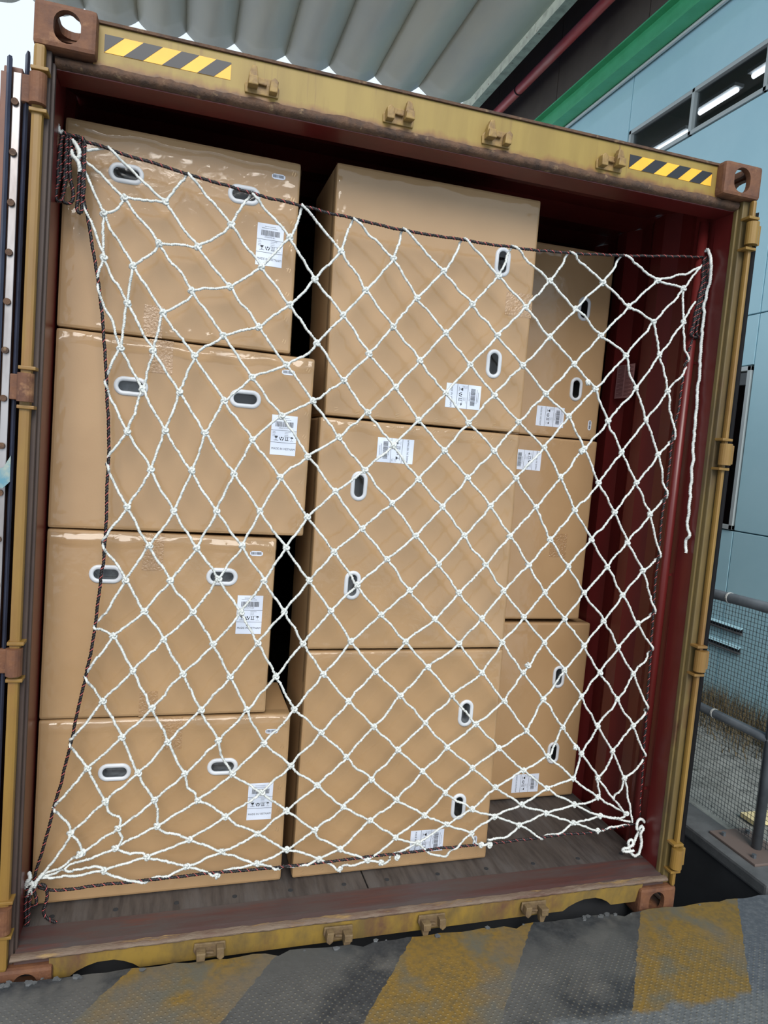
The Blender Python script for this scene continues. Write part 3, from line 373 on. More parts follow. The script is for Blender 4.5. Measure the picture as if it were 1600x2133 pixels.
# dim room behind the windows
mb = MB(); mb.box(6.6, 6.7, .5, 5, 0, 5.8); mb.box(4.58, 6.7, .5, .6, 0, 5.8); mb.box(4.58, 6.7, 4.9, 5, 0, 5.8); mb.box(4.58, 6.7, .5, 5, 5.7, 5.8); mb.box(4.58, 6.7, .5, 5, 2.9, 3.0); mb.box(4.58, 6.7, .5, 5, 0, .1)
struct('wall_back_room', mb, BLACKM)
for i, (a, b, z) in enumerate(((3.32, 3.84, 5.19), (2.5, 3.18, 5.22), (3.94, 4.7, 5.07))):
    t = thing('fluorescent_lamp', ['fluorescent ceiling lamp behind the upper window right of the mullion', 'fluorescent ceiling lamp behind the upper window nearest the picture edge', 'fluorescent ceiling lamp behind the upper window left of the mullion'][i], 'lamp', (5.0, a, z+.02), 'lamps behind the upper window')
    MB().box(4.95, 5.05, a, b, z+.02, z+.05).build('housing', PLW, t); MB().cyl((5.0, a+.02, z), (5.0, b-.02, z), .022, 10).build('tube', TUBE, t)
# louvre slots low on the blue wall
for i, (z, lb) in enumerate(((.66, 'upper dark louvre slot low on the pale blue wall'), (.515, 'lower dark louvre slot near the foot of the pale blue wall'))):
    t = thing('wall_vent', lb, 'vent', (XW, 2.2, z), 'louvre vents in the blue wall')
    MB().box(XW-.006, XW-.001, 1.99, 2.6, z-.026, z+.024).build('slot', PIT, t)
    m_ = MB(); m_.prism([(XW-.020, z-.022), (XW-.001, z-.012), (XW-.001, z-.030), (XW-.020, z-.030)], 'y', 1.985, 2.605); m_.build('lip', LEDG, t)
    m_ = MB(); m_.prism([(XW-.022, z+.012), (XW-.001, z+.028), (XW-.001, z+.022), (XW-.022, z+.008)], 'y', 1.985, 2.605); m_.build('hood', BLUE, t)
# upper dark wall, beams, pipe, canopy
mb = MB(); mb.box(4.6, 4.7, -4, 14, 5.62, 7.3); mb.box(4.53, 4.7, -4, 14, 5.56, 5.66); uw = struct('wall_upper', mb, DARKW)
for y0 in (-1.2, .6, 2.4, 4.2, 6.0, 7.8, 9.6, 11.4): MB().box(4.592, 4.6, y0+.006, y0+1.794, 5.9, 7.25).build('panel', DARKW, uw, bevel=.003)
mb = MB(); mb.prism([(3.78, 6.16), (4.62, 7.27), (4.62, 7.33), (3.78, 6.22)], 'y', -4, 14); struct('ceiling', mb, NAVP)
t = thing('steel_beam', 'pale grey peeling steel beam along the edge of the scalloped canopy', 'beam', (3.68, 0, 6.0))
mb = MB(); mb.box(3.60, 3.64, -4, 6.6, 6.0, 6.16); mb.build('web', PALEB, t); mb = MB(); mb.box(3.60, 3.70, -4, 6.6, 5.985, 6.0); mb.build('flange', PALEB, t)
t = thing('green_beam', 'bright green steel I-beam along the top of the blue wall', 'beam', (4.37, 0, 5.6))
MB().box(4.30, 4.45, -4, 14, 5.605, 5.62).build('lower_flange', GRN, t); MB().box(4.30, 4.45, -4, 14, 5.83, 5.845).build('upper_flange', GRN, t); MB().box(4.37, 4.385, -4, 14, 5.62, 5.83).build('web', GRN, t)
t = thing('fire_pipe', 'red overhead pipe running between the green beam and the canopy', 'pipe', (4.25, 0, 6.34))
MB().cyl((4.25, -4, 6.36), (4.25, 14, 6.36), .055, 20).build('pipe_run', PIPE, t, smooth=True)
for y in (2.2, 6.35): MB().cyl((4.25, y, 6.36), (4.25, y+.02, 6.36), .06, 20).build('joint_ring', PIT, t)
mb = MB(); mb.cyl((4.46, -4, 5.585), (4.46, 14, 5.585), .018, 10); struct('trim_3', mb, FRAMEW, smooth=True)
can = thing('canopy', 'silver grey scalloped tarpaulin canopy above the container', 'canopy', (1.3, 3, 5.8))
cus = [-1.76, -1.24, -.72, -.2, .28, .78, 1.33, 1.82, 2.35, 2.88, 3.52]
for a, b in zip(cus[:-1], cus[1:]):
    m_ = MB(); n = 14; ys = [1.0+k*.3 for k in range(18)]; ys[-1] = 6.1; c = (a+b)/2; w = (b-a)/2
    V = []; F = []
    for k, y in enumerate(ys):
        for i in range(n+1):
            th = math.pi*i/n; ripple = .012*math.sin(y*5+a*3+i)*math.sin(th)
            V.append((a+(b-a)*i/n, y, 6.0-.105*(1-(2*i/n-1)**2)-.025*math.sin(th)+ripple*.6))
    for k in range(len(ys)-1):
        for i in range(n): p = k*(n+1)+i; F.append((p, p+1, p+n+2, p+n+1))
    m_.add(V, F); o = m_.build('tarpaulin_tube', CANO, can, smooth=True)
    sd = o.modifiers.new('thickness', 'SOLIDIFY'); sd.thickness = .006
# ---- railing with wire mesh
fn = thing('mesh_fence', 'grey pipe railing with fine wire mesh beside the blue wall', 'fence', (3.1, .3, .05))
FX = 3.13
def zl(y, a, b): return a+(y-.45)*b
MB().cyl((FX, .05, 1.185), (FX, 3.2, 1.10), .026, 16).build('top_rail', GALV, fn, smooth=True)
MB().cyl((FX, .05, .585), (FX, 3.2, .515), .022, 16).build('middle_rail', GALV, fn, smooth=True)
MB().cyl((FX, .31, .05), (FX, .31, 1.18), .022, 16).build('post', GALV, fn, smooth=True); MB().cyl((FX, 2.3, .05), (FX, 2.3, 1.13), .026, 16).build('post', GALV, fn, smooth=True)
m_ = MB(); m_.box(FX-.12, FX+.1, .19, .48, .05, .062); bp_ = m_.build('base_plate', mat('brown_base_plate', (104, 90, 84), rough=.6), fn, bevel=.003)
for dx, dy in ((-.08, .03), (.06, .03), (-.08, .22), (.06, .22)): MB().cyl((FX-.0+dx, .21+dy, .062), (FX+dx, .21+dy, .078), .011, 6).build('bolt', GALV, bp_)
for y, z in ((.655, 1.168), (.665, .571)): MB().cyl((FX, y, z), (FX, y+.01, z), .0285 if z > 1 else .0245, 16).build('zip_tie', ZIP, fn)
m_ = MB(); t_ = .0008; xo = FX+.03; pz = .021
for k in range(120): y = .12+k*pz; m_.box(xo-t_, xo+t_, y-t_, y+t_, .06, 1.17)
for k in range(54): z = .07+k*pz; m_.box(xo-t_, xo+t_, .12, 2.65, z-t_, z+t_)
o = m_.build('wire_mesh', WIRE, fn); o['kind'] = 'stuff'
# dry grass at the foot of the wall, pale timber offcut
m_ = MB()
for i in range(9500):
    x = 4.48-abs(random.gauss(0, .22))-.01; y = random.uniform(.5, 5.5)
    if x < 3.75: continue
    h = random.uniform(.04, .19)*(1.25-.9*(4.5-x)); a = random.uniform(0, 6.28); w = random.uniform(.002, .005); dx, dy = random.gauss(0, .05), random.gauss(0, .05)
    m_.add([(x-w*math.cos(a), y-w*math.sin(a), .04), (x+w*math.cos(a), y+w*math.sin(a), .04), (min(4.49, x+dx), y+dy, .05+max(.02, h))], [(0, 1, 2)])
o = m_.build('dry_grass', GRASS); tag(o, 'dry yellowish grass along the foot of the blue wall', 'grass', kind='stuff')
m_ = MB(); m_.box(3.30, 3.56, .50, .60, .052, .075); o = m_.build('timber_offcut', WOOD, bevel=.003); tag(o, 'pale timber offcut lying on the ground behind the mesh fence', 'wood')

# ================================================================== CONTAINER
CN = thing('shipping_container', 'open yellow and red steel shipping container packed with cartons', 'container', (1.219, 0, 0))
H = 2.896
def casting(x0, z0, side):
    x1 = x0+.162; z1 = z0+.118
    me = MB().box(x0, x1, 0, .178, z0, z1).mesh('corner_casting', RUST, bevel=.012)
    cut = [MB().box(x0+.022, x1-.022, .022, .150, z0+.022, z1-.022).mesh('c', RUST)]
    cxm = x0+.162*(.53 if side < 0 else .47)
    cut.append(MB().prism([(cxm+p, z0+.058+q) for p, q in stadium(.07, .088)], 'y', -.05, .03).mesh('c', RUST))
    sx = x0 if side < 0 else x1
    cut.append(MB().prism([(.089+p, z0+.058+q) for p, q in stadium(.1, .066)], 'x', sx-.03, sx+.03).mesh('c', RUST))
    if z0 > 1: cut.append(MB().prism([(x0+.085+p, .085+q) for p, q in stadium(.066, .124)], 'z', z1-.03, z1+.03).mesh('c', RUST)); cut.append(MB().box(x0+.03, x1-.03, .12, .2, z0+.035, z1-.03).mesh('c', RUST))
    return place('corner_casting', boolean(me, cut), CN)
casting(0, H-.118, -1); casting(2.276, H-.118, 1); casting(0, fz(.08), -1); casting(2.276, fz(2.36), 1)
# corner posts: hinge-side strip at the front, channel, red inner leg
def post(side):
    X = lambda x: x if side < 0 else 2.438-x
    def bx(m_, x0, x1, *r): a, b = X(x0), X(x1); m_.box(min(a, b), max(a, b), *r)
    zb = fz(.02 if side < 0 else 2.42)+.118
    m_ = MB(); bx(m_, *((.004, .034, -.004, .028) if side < 0 else (.007, .024, .0, .024)), zb, H-.118); p = m_.build('corner_post', YELP, CN, bevel=.009)
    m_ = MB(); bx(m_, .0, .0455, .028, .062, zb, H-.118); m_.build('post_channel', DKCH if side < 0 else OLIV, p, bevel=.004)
    m_ = MB(); bx(m_, .0, .049, .062, .165, zb-.01, H-.13); m_.build('post_inner_leg', REDP, p, bevel=.003)
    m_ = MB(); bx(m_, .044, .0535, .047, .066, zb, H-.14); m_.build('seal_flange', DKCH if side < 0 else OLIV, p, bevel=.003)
    for zz in (2.655, 1.845, 1.05, .255):
        h = MB(); c = X(.020); h.cyl((c, -.004, zz-.04), (c, -.004, zz+.04), .0225, 18); hp = h.build('hinge_barrel', RUST if side < 0 else YELP, p, smooth=False)
        m_ = MB(); bx(m_, -.022, .012, .0, .02, zz-.036, zz+.036); m_.build('hinge_leaf', RUST if side < 0 else YELP, p, bevel=.003)
        for zq in (-.055, .055):
            m_ = MB(); bx(m_, .0, .0455, -.012, .035, zz+zq-.005, zz+zq+.005); m_.build('hinge_lug', YELP, p, bevel=.002)
    # lashing rod just inside
    if side < 0: return
    m_ = MB(); c = X(.078); m_.cyl((c, .19, .17), (c, .19, 2.74), .019, 16); m_.build('lashing_rod', REDP, CN, smooth=True)
    for zz in (.45, 1.35, 2.2):
        m_ = MB(); bx(m_, .044, .075, .184, .196, zz-.005, zz+.005); m_.build('rod_bracket', REDP, CN)
post(-1); post(1)
# header
m_ = MB(); m_.prism([(.045, 2.765), (.045, 2.884), (.05, 2.889), (.165, 2.889), (.165, 2.765)], 'x', .15, 2.288); hd = m_.build('header', YELH, CN)
m_ = MB(); m_.box(.15, 2.288, .038, .19, 2.886, 2.894); m_.build('header_top_plate', RUSTD, hd)
# ragged rusty gutter lip under the header
m_ = MB(); n = 150; V = []; F = []
prof = [(.0445, 2.775), (.041, 2.771), (.0385, 2.762), (.043, 2.752), (.062, 2.748), (.075, 2.752)]
for i in range(n+1):
    x = .052+i*(2.334/n)
    for j, (y, z) in enumerate(prof): V.append((x, y+random.uniform(-.0012, .0012), z+(random.uniform(-.004, .003) if j == 0 else random.uniform(-.0015, .0015))+(.0015*math.sin(x*9)+.0015*math.sin(x*23) if j == 0 else 0)-(.013*max(0, 1-abs(x-.09)/.09) if x < .18 and j == 0 else 0)))
for i in range(n):
    for j in range(len(prof)-1): a = i*len(prof)+j; F.append((a, a+1, a+len(prof)+1, a+len(prof)))
m_.add(V, F); m_.build('gutter_lip', RUSTD, hd, smooth=True)
m_ = MB(); m_.box(.049, 2.389, .062, .165, 2.745, 2.766); m_.build('lintel', REDP, hd, bevel=.003)
def keeper_mesh(flip, sill):
    m_ = MB(); s = -1 if flip else 1
    m_.prism([(-.05, -.026), (.05, -.026), (.052, .0), (.038, .024), (-.034, .024), (-.052, .0)], 'y', -.007, 0)
    m_.prism([(s*-.044, -.014), (s*-.014, -.014), (s*-.016, .022), (s*-.020, .044), (s*-.034, .044), (s*-.042, .02)], 'y', -.030, -.007)
    m_.prism([(s*-.044, -.016), (s*-.014, -.016), (s*-.016, .010), (s*-.042, .010)], 'y', -.044, -.028)
    m_.prism([(s*.020, -.022), (s*.044, -.022), (s*.046, .010), (s*.034, .020), (s*.022, .010)], 'y', -.034, -.007)
    m_.prism([(-.014, .000), (.012, -.002), (.014, .004), (-.012, .008)], 'y', -.018, -.007)
    return m_.mesh('cam_keeper', KEEP if not sill else KEEPS, bevel=.003)
KM = {(f, s): keeper_mesh(f, s) for f in (0, 1) for s in (0, 1)}
for i, x in enumerate((.625, 1.057, 1.397, 1.827)): place('cam_keeper', KM[(i % 2, 0)], hd, loc=(x, .045, 2.812))
def decal(x0, x1, z0, z1):
    m_ = MB(); m_.box(x0, x1, .0438, .0452, z0, z1); m_.mi = 1
    w_ = x1-x0
    for b0, b1 in ((-.148, 0), (.148, .298), (.447, .590), (.728, .864)):
        poly = [(x0+b0*w_, z0), (x0+b1*w_, z0), (x0+(b1+.148)*w_, z1), (x0+(b0+.148)*w_, z1)]
        def clip(poly, f):
            out = []
            for i in range(len(poly)):
                A, B = poly[i], poly[(i+1) % len(poly)]; fa, fb = f(A), f(B)
                if fa >= 0: out.append(A)
                if fa*fb < 0: t = fa/(fa-fb); out.append((A[0]+(B[0]-A[0])*t, A[1]+(B[1]-A[1])*t))
            return out
        poly = clip(poly, lambda q: q[0]-x0); poly = clip(poly, lambda q: x1-q[0]) if poly else poly
        if len(poly) >= 3: m_.prism(poly, 'y', .0430, .0438)
    return m_.build('hazard_decal', [HZY, HZK], hd)
decal(.178, .531, 2.812, 2.861); decal(1.907, 2.254, 2.811, 2.858)
# sill / threshold
def sheared(m_): m_.v = [(x, y, z+fz(x)) for x, y, z in m_.v]; return m_
def arch(cx_): return [(cx_-.105, .048), (cx_-.085, .072), (cx_-.055, .088), (cx_-.025, .098), (cx_+.025, .099), (cx_+.055, .089), (cx_+.085, .072), (cx_+.105, .048)]
poly = [(.150, .148), (.150, .054), (.195, .054)]+[(x, z if i not in (0, 7) else .054) for i, (x, z) in enumerate(arch(.315))]+[(2.05-.13, .054)]+[(x, z if i not in (0, 7) else .054) for i, (x, z) in enumerate(arch(2.06))]+[(2.288, .054), (2.288, .148)]
m_ = MB(); m_.prism(poly, 'y', .008, .020); m_.v = [(x, y+(.148-z)*.22, z) for x, y, z in m_.v]; sheared(m_); sl = m_.build('sill', YELS, CN)
m_ = MB(); n = 120; V = []; F = []
prof = [(.0085, .139), (.005, .142), (.003, .146), (.006, .150), (.016, .152), (.03, .152)]
for i in range(n+1):
    x = .04+i*(2.358/n)
    for j, (y, z) in enumerate(prof): V.append((x, y+random.uniform(-.001, .001), z+random.uniform(-.0022, .0018)+fz(x)))
for i in range(n):
    for j in range(len(prof)-1): a = i*len(prof)+j; F.append((a, a+1, a+len(prof)+1, a+len(prof)))
m_.add(V, F); m_.build('sill_edge', mat('scraped_sill_edge', (112, 96, 82), (90, 66, 56), rough=.7, nscale=18, stretch=(.5, 2, 2), bump=.7, bscale=120, c3=(138, 112, 72), n3=9, lo3=.55, hi3=.62), sl, smooth=True)
m_ = MB(); m_.prism([(.022, .148), (.052, .1535), (.15, .1545), (.15, .12), (.022, .12)], 'x', .049, 2.389); sheared(m_); m_.build('threshold_plate', REDF, sl)
m_ = MB(); m_.box(.05, 2.388, .10, .15, -.1, .12); sheared(m_); m_.build('sill_box', PIT, sl)
for i, x in enumerate((.636, 1.067, 1.409, 1.813)): place('cam_keeper', KM[(1 - i % 2, 1)], sl, loc=(x, .010, .100+fz(x)), rot=(0, math.pi, 0))
# plywood floor boards
for x0, x1 in ((.05, 1.205), (1.211, 2.388)):
    for y0, y1 in ((.151, 1.3), (1.304, 3.7), (3.704, 6.1), (6.104, 9.0), (9.004, 11.95)):
        m_ = MB(); m_.box(x0, x1, y0, y1, .125, .1545); sheared(m_); b_ = m_.build('floor_board', PLY, CN)
        if y0 < 1:
            for k in range(6):
                xx = x0+.08+k*(x1-x0-.16)/5; m_ = MB(); m_.cyl((xx, .19, .1545), (xx, .19, .156), .009, 10); sheared(m_); m_.build('screw', PIT, b_)
# corrugated side walls, roof, far end
def corr(side):
    m_ = MB(); V = []; F = []; pts = [(.165, 0)]; y = .21
    while y < 11.9:
        pts += [(y, 0), (y+.07, 0), (y+.138, .036), (y+.208, .036), (y+.276, 0)]; y += .276
    pts = sorted(set((round(a, 3), b) for a, b in pts))
    for a, d in pts:
        x = (.043-d) if side < 0 else (2.395+d)
        for z in (.10+fz(x), 2.86): V.append((x, a, z))
    for i in range(len(pts)-1): F.append((2*i, 2*i+2, 2*i+3, 2*i+1))
    m_.add(V, F); o = m_.build('side_wall', REDP, CN); s_ = o.modifiers.new('t', 'SOLIDIFY'); s_.thickness = .003
corr(-1); corr(1)
m_ = MB(); V = []; F = []
for i, y in enumerate([.16+.15*k for k in range(80)]):
    for x in (0, .05, 2.388, 2.438): V.append((x, y, 2.86+(.018 if i % 2 and .04 < x < 2.4 else 0)))
for i in range(79):
    for j in range(3): a = i*4+j; F.append((a, a+1, a+5, a+4))
m_.add(V, F); o = m_.build('roof', REDP, CN); s_ = o.modifiers.new('t', 'SOLIDIFY'); s_.thickness = .003
MB().box(0, 2.438, 12.0, 12.1, 0, 2.88).build('end_wall', REDP, CN)
MB().box(0, 2.438, .18, 12, .0, .10).build('underframe', PIT, CN)
# notice sheet on the right wall
m_ = MB(); xn = 2.3935; m_.box(xn-.0006, xn, .59, .725, 2.087, 2.239); nt_ = m_.build('notice_sheet', NOTE, CN)
m_ = MB()
for k in range(24):
    z = 2.232-k*.0058; m_.box(xn-.0011, xn-.0006, .60+.02*(k % 3 == 0), .655, z-.0012, z+.0012); m_.box(xn-.0011, xn-.0006, .665, .715-.02*(k % 4 == 1), z-.0012, z+.0012)
m_.build('print', NOTEI, nt_)
# doors folded back along the sides
def door(side):
    X = lambda x: x if side < 0 else 2.438-x
    def bx(x0, x1, *r): a, b = X(x0), X(x1); m_ = MB(); return m_.box(min(a, b), max(a, b), *r)
    off = 0
    if side > 0:
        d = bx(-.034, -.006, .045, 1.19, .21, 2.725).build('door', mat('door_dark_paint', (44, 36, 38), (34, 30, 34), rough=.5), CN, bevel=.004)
        g = MB(); g.prism([(X(a_), b_) for a_, b_ in [(-.018, .045), (-.016, .02), (-.011, .008), (-.005, .018), (-.006, .045)]], 'z', .19, 2.74); g.build('gasket', RUB, d)
        g = MB(); g.prism([(X(a_), b_) for a_, b_ in [(-.035, .045), (-.034, .03), (-.027, .02), (-.020, .03), (-.020, .045)]], 'z', .19, 2.70); g.build('gasket', RUB, d)
        return
    d = bx(-.078-off, -.03-off, .05, 1.19, .21, 2.725).build('door', DOORP if side < 0 else RUB, CN, bevel=.004)
    bx(-.080-off, -.064-off, .028, .06, .2, 2.70).build('door_edge_plate', DOORP if side < 0 else RUB, d, bevel=.002)
    g = MB(); xs_ = [(-.064, .02), (-.056, .006), (-.050, .012), (-.052, .03), (-.06, .05)]
    g.prism([(X(a-off), b) for a, b in xs_], 'z', .19, 2.735); g.build('gasket', NAVY if side < 0 else RUB, d)
    bx(-.048-off, -.027-off, .022, .034, .2, 2.70).build('gasket_retainer', SILV if side < 0 else RUB, d, bevel=.002)
    g = MB(); g.prism([(X(a-off), b) for a, b in [(-.022, .034), (-.014, .012), (-.010, .004), (-.006, .012), (-.010, .04)]], 'z', .19, 2.755); g.build('gasket', NAVY if side < 0 else RUB, d)
    if side < 0:
        for k in range(19):
            z = 2.62-k*.135; g = MB(); g.cyl((-.040, .013, z), (-.040, .022, z), .0095, 12); g.build('rivet', RUSTD, d)
        g = MB(); g.prism([(-.066, 1.60), (-.03, 1.615), (-.012, 1.65), (-.012, 1.575), (-.03, 1.555), (-.05, 1.56)], 'y', .004, .008); g.build('torn_sticker', mat('blue_foil_scrap', (86, 132, 150), (150, 160, 150), rough=.3, nscale=30), d)
door(-1); door(1)

# ================================================================== CARTONS
def text_mesh(txt, size):
    c = bpy.data.curves.new('t', 'FONT'); c.body = txt; c.size = size; c.align_x = 'CENTER'; c.align_y = 'CENTER'; c.resolution_u = 2
    o = bpy.data.objects.new('t', c); COL.objects.link(o); dg = bpy.context.evaluated_depsgraph_get(); dg.update()
    me = bpy.data.meshes.new_from_object(o.evaluated_get(dg)); vs = [tuple(v.co) for v in me.vertices]; fs = [tuple(p.vertices) for p in me.polygons]
    bpy.data.objects.remove(o); bpy.data.meshes.remove(me); return vs, fs
LW, LH = .089, .138
def rect(m_, x0, x1, z0, z1, y=-.0009): m_.add([(x0, y, z0), (x1, y, z0), (x1, y, z1), (x0, y, z1)], [(0, 1, 2, 3)])
def label_meshes():
    sheet = MB().box(-LW/2, LW/2, -.0006, 0, -LH/2, LH/2).mesh('shipping_label', WHITE)
    p = MB(); rr = random.Random(3)
    def tx(t, size, cx_, cz_, wid=None):
        vs, fs = text_mesh(t, size); xs_ = [v[0] for v in vs]; k = (wid/(max(xs_)-min(xs_))) if wid else 1
        p.add([(cx_+v[0]*k, -.0009, cz_+v[1]) for v in vs], fs)
    tx('MADE IN VIETNAM', .0105, .001, -.0475, .081)
    tx('A9SA772187', .0056, -.002, .0245, .034)
    x = -.031
    while x < .031:
        w = rr.choice((.0006, .0009, .0013, .0018)); rect(p, x, x+w, .029, .047); x += w+rr.choice((.0006, .0008, .0011, .0016))
    for z in (.0165, -.0255): rect(p, -LW/2, LW/2, z-.0006, z+.0006)
    # icons: glass, hands, arrows, umbrella
    def poly(pts): p.add([(a, -.0009, b) for a, b in pts], [tuple(range(len(pts)))])
    gx_, gz = -.026, -.011
    poly([(gx_-.006, gz+.008), (gx_+.006, gz+.008), (gx_+.004, gz+.002), (gx_+.0008, gz), (gx_-.0008, gz), (gx_-.004, gz+.002)]); rect(p, gx_-.0006, gx_+.0006, gz-.004, gz); rect(p, gx_-.003, gx_+.003, gz-.005, gz-.004); rect(p, gx_-.008, gx_+.008, gz-.008, gz-.0068)
    hx = -.0065
    for s_ in (-1, 1): poly([(hx+s_*.001, gz-.007), (hx+s_*.004, gz-.007), (hx+s_*.008, gz+.001), (hx+s_*.008, gz+.005), (hx+s_*.0065, gz+.005), (hx+s_*.005, gz), (hx+s_*.002, gz-.003)])
    poly([(hx, gz-.0005), (hx+.0035, gz+.003), (hx, gz+.0065), (hx-.0035, gz+.003)])
    ax = .0115
    for s_ in (-1, 1): rect(p, ax+s_*.0032-.001, ax+s_*.0032+.001, gz-.0045, gz+.005); poly([(ax+s_*.0032-.002, gz+.0035), (ax+s_*.0032+.002, gz+.0035), (ax+s_*.0032, gz+.0065)])
    rect(p, ax-.0062, ax+.0062, gz-.0068, gz-.0050)
    ux = .029; poly([(ux+.0052*math.cos(a), gz+.002+.0045*math.sin(a)) for a in [math.pi*k/8 for k in range(9)]]); rect(p, ux-.0004, ux+.0004, gz-.005, gz+.002); rect(p, ux-.006, ux+.006, gz-.0080, gz-.0073)
    p.mi = 1
    for i, (x0, x1, z) in enumerate(((-.02, .014, .0595), (-.03, .022, .0535))):
        x = x0
        while x < x1: w = rr.uniform(.0012, .003); rect(p, x, x+w, z-.0009, z+.0009); x += w+.0007
    for k in range(4):
        for x0, w in ((-.039, .009), (.003, (.020, .012, .011, .028)[k])):
            x = x0
            while x < x0+w: q = rr.uniform(.001, .0022); rect(p, x, x+q, .0115-k*.0052-.0008, .0115-k*.0052+.0008); x += q+.0007
    pm = p.mesh('print', [INK, INKG])
    s2 = MB(); s2.prism([(a*1, b) for a, b in stadium(.047, .017, 3)], 'y', -.0006, 0)
    q = MB(); x = -.019
    while x < .018: w = rr.choice((.0006, .001, .0015)); rect(q, x, x+w, -.004, .0055); x += w+rr.choice((.0005, .0008, .0012))
    return sheet, pm, s2.mesh('barcode_sticker', WHITE), q.mesh('print', INK)
LBL, LPR, SBL, SPR = label_meshes()
def handle_meshes():
    out = {}
    n = 12; o_ = stadium(.108, .062, n); i_ = stadium(.078, .032, n); N_ = len(o_)
    prof = [(0., .0), (.12, -.0045), (.5, -.006), (.88, -.0045), (1., .0)]
    V = []; F = []
    for t, y in prof:
        for a, b in zip(o_, i_): V.append((a[0]+(b[0]-a[0])*t, y, a[1]+(b[1]-a[1])*t))
    for k in range(len(prof)-1):
        for j in range(N_): F.append((k*N_+j, k*N_+(j+1) % N_, (k+1)*N_+(j+1) % N_, (k+1)*N_+j))
    ring = MB().add(V, F).mesh('handle_ring', PLW, smooth=True)
    def cup(m):
        V = [(x, y, z) for y in (-.001, .052) for x, z in i_]; F = [(j, (j+1) % N_, N_+(j+1) % N_, N_+j) for j in range(N_)]+[tuple(range(N_, 2*N_))]
        return MB().add(V, F).mesh('handle_cup', m)
    return ring, cup(PLD), cup(PLG)
RING, CUPD, CUPG = handle_meshes()
def staple_mesh():
    m_ = MB()
    for s_ in (-1, 1):
        c = s_*.0042; m_.box(c-.0007, c+.0007, -.0013, .0, -.0065, .0065)
    return m_.mesh('staple', STAPLE)
STM = staple_mesh()
def film_mesh(c, Y, seed, fold=0.):
    rg = random.Random(seed); (xa, zt), (xb, zt2), (xa2, zb), (xb2, zb2) = c
    nu, nv = 110, 84; e = .035; V = []; F = []
    from mathutils import noise as NZ
    for j in range(nv+1):
        for i in range(nu+1):
            # denser towards the edges
            s_ = .5-.5*math.cos(math.pi*i/nu); t_ = .5-.5*math.cos(math.pi*j/nv)
            W = (xb-xa); Hh = zt-zb; u = -e+s_*(W+2*e); v = -e+t_*(Hh+2*e)
            du = max(0, -u, u-W); dv = max(0, -v, v-Hh); uu = min(max(u, 0), W)/W; vv = min(max(v, 0), Hh)/Hh
            X = (xa2*(1-uu)+xb2*uu)*(1-vv)+(xa*(1-uu)+xb*uu)*vv; Z = (zb*(1-uu)+zb2*uu)*(1-vv)+(zt*(1-uu)+zt2*uu)*vv
            o_ = .0025; X += (-o_ if u < 0 else o_ if u > W else 0)*min(1, du/.004); Z += (-o_ if v < 0 else o_ if v > Hh else 0)*min(1, dv/.004)
            ed = min(min(u, W-u), min(v, Hh-v)); amp = .005*max(0, 1-max(0, ed)/.09)+.0007
            nz = NZ.noise(Vector((X*28, seed*3.1, Z*28)))*amp+NZ.noise(Vector((X*70, seed*1.7, Z*70)))*amp*.5
            rr_ = .011; tp = Hh-v; fw = .044*(.75+.35*NZ.noise(Vector((X*9, seed, 0)))); tent = fold*(.0175*tp/fw if tp < fw else .0175*max(0, 1-(tp-fw)/.012)) if tp > 0 else 0; tent *= max(0, min(1, .75+1.1*NZ.noise(Vector((X*5, seed*2.3, 4))))); tent += .0016*fold*NZ.noise(Vector((X*140, tp*60, seed)))*(tent > .002); e1 = max(0, rr_-max(0, ed)) if ed > 0 else 0; roll = rr_-math.sqrt(max(0, rr_*rr_-e1*e1)); V.append((X, Y-.0025-abs(nz)-tent+max(du, dv)+(rr_ if ed <= 0 else roll), Z))
    for j in range(nv):
        for i in range(nu): a = j*(nu+1)+i; F.append((a, a+1, a+nu+2, a+nu+1))
    return MB().add(V, F).mesh('stretch_film', FILM, smooth=True)
BOXINFO = {
 'L1': ('brown carton with oval handles, topmost of the left stack', .30),
 'L2': ('brown carton with shiny taped top edge, second from top of the left stack', .30),
 'L3': ('narrower brown carton, second from bottom of the left stack', .30),
 'L4': ('brown carton standing on the floor at the bottom of the left stack', .36),
 'M1': ('tall film-wrapped brown carton, topmost of the middle stack', .40),
 'M2': ('brown carton between the top and bottom ones of the middle stack', .40),
 'M3': ('brown carton standing on the floor at the bottom of the middle stack', .40),
 'R1': ('set-back brown carton, topmost of the right stack by the red wall', .60),
 'R2': ('set-back brown carton without visible handles, middle of the right stack', .60),
 'R3': ('set-back brown carton on the floor at the bottom of the right stack', .60)}
TAPES = {'L1': [(.35, .43, 0, .16)], 'L2': [(.34, .43, .83, 1)], 'L3': [(.42, .50, 0, .14), (.40, .49, .8, 1.)], 'L4': [(.47, .55, .82, 1)], 'M1': [(.86, 1., .50, .60)], 'M2': [], 'M3': [], 'R2': [(.75, .86, .35, .48)]}
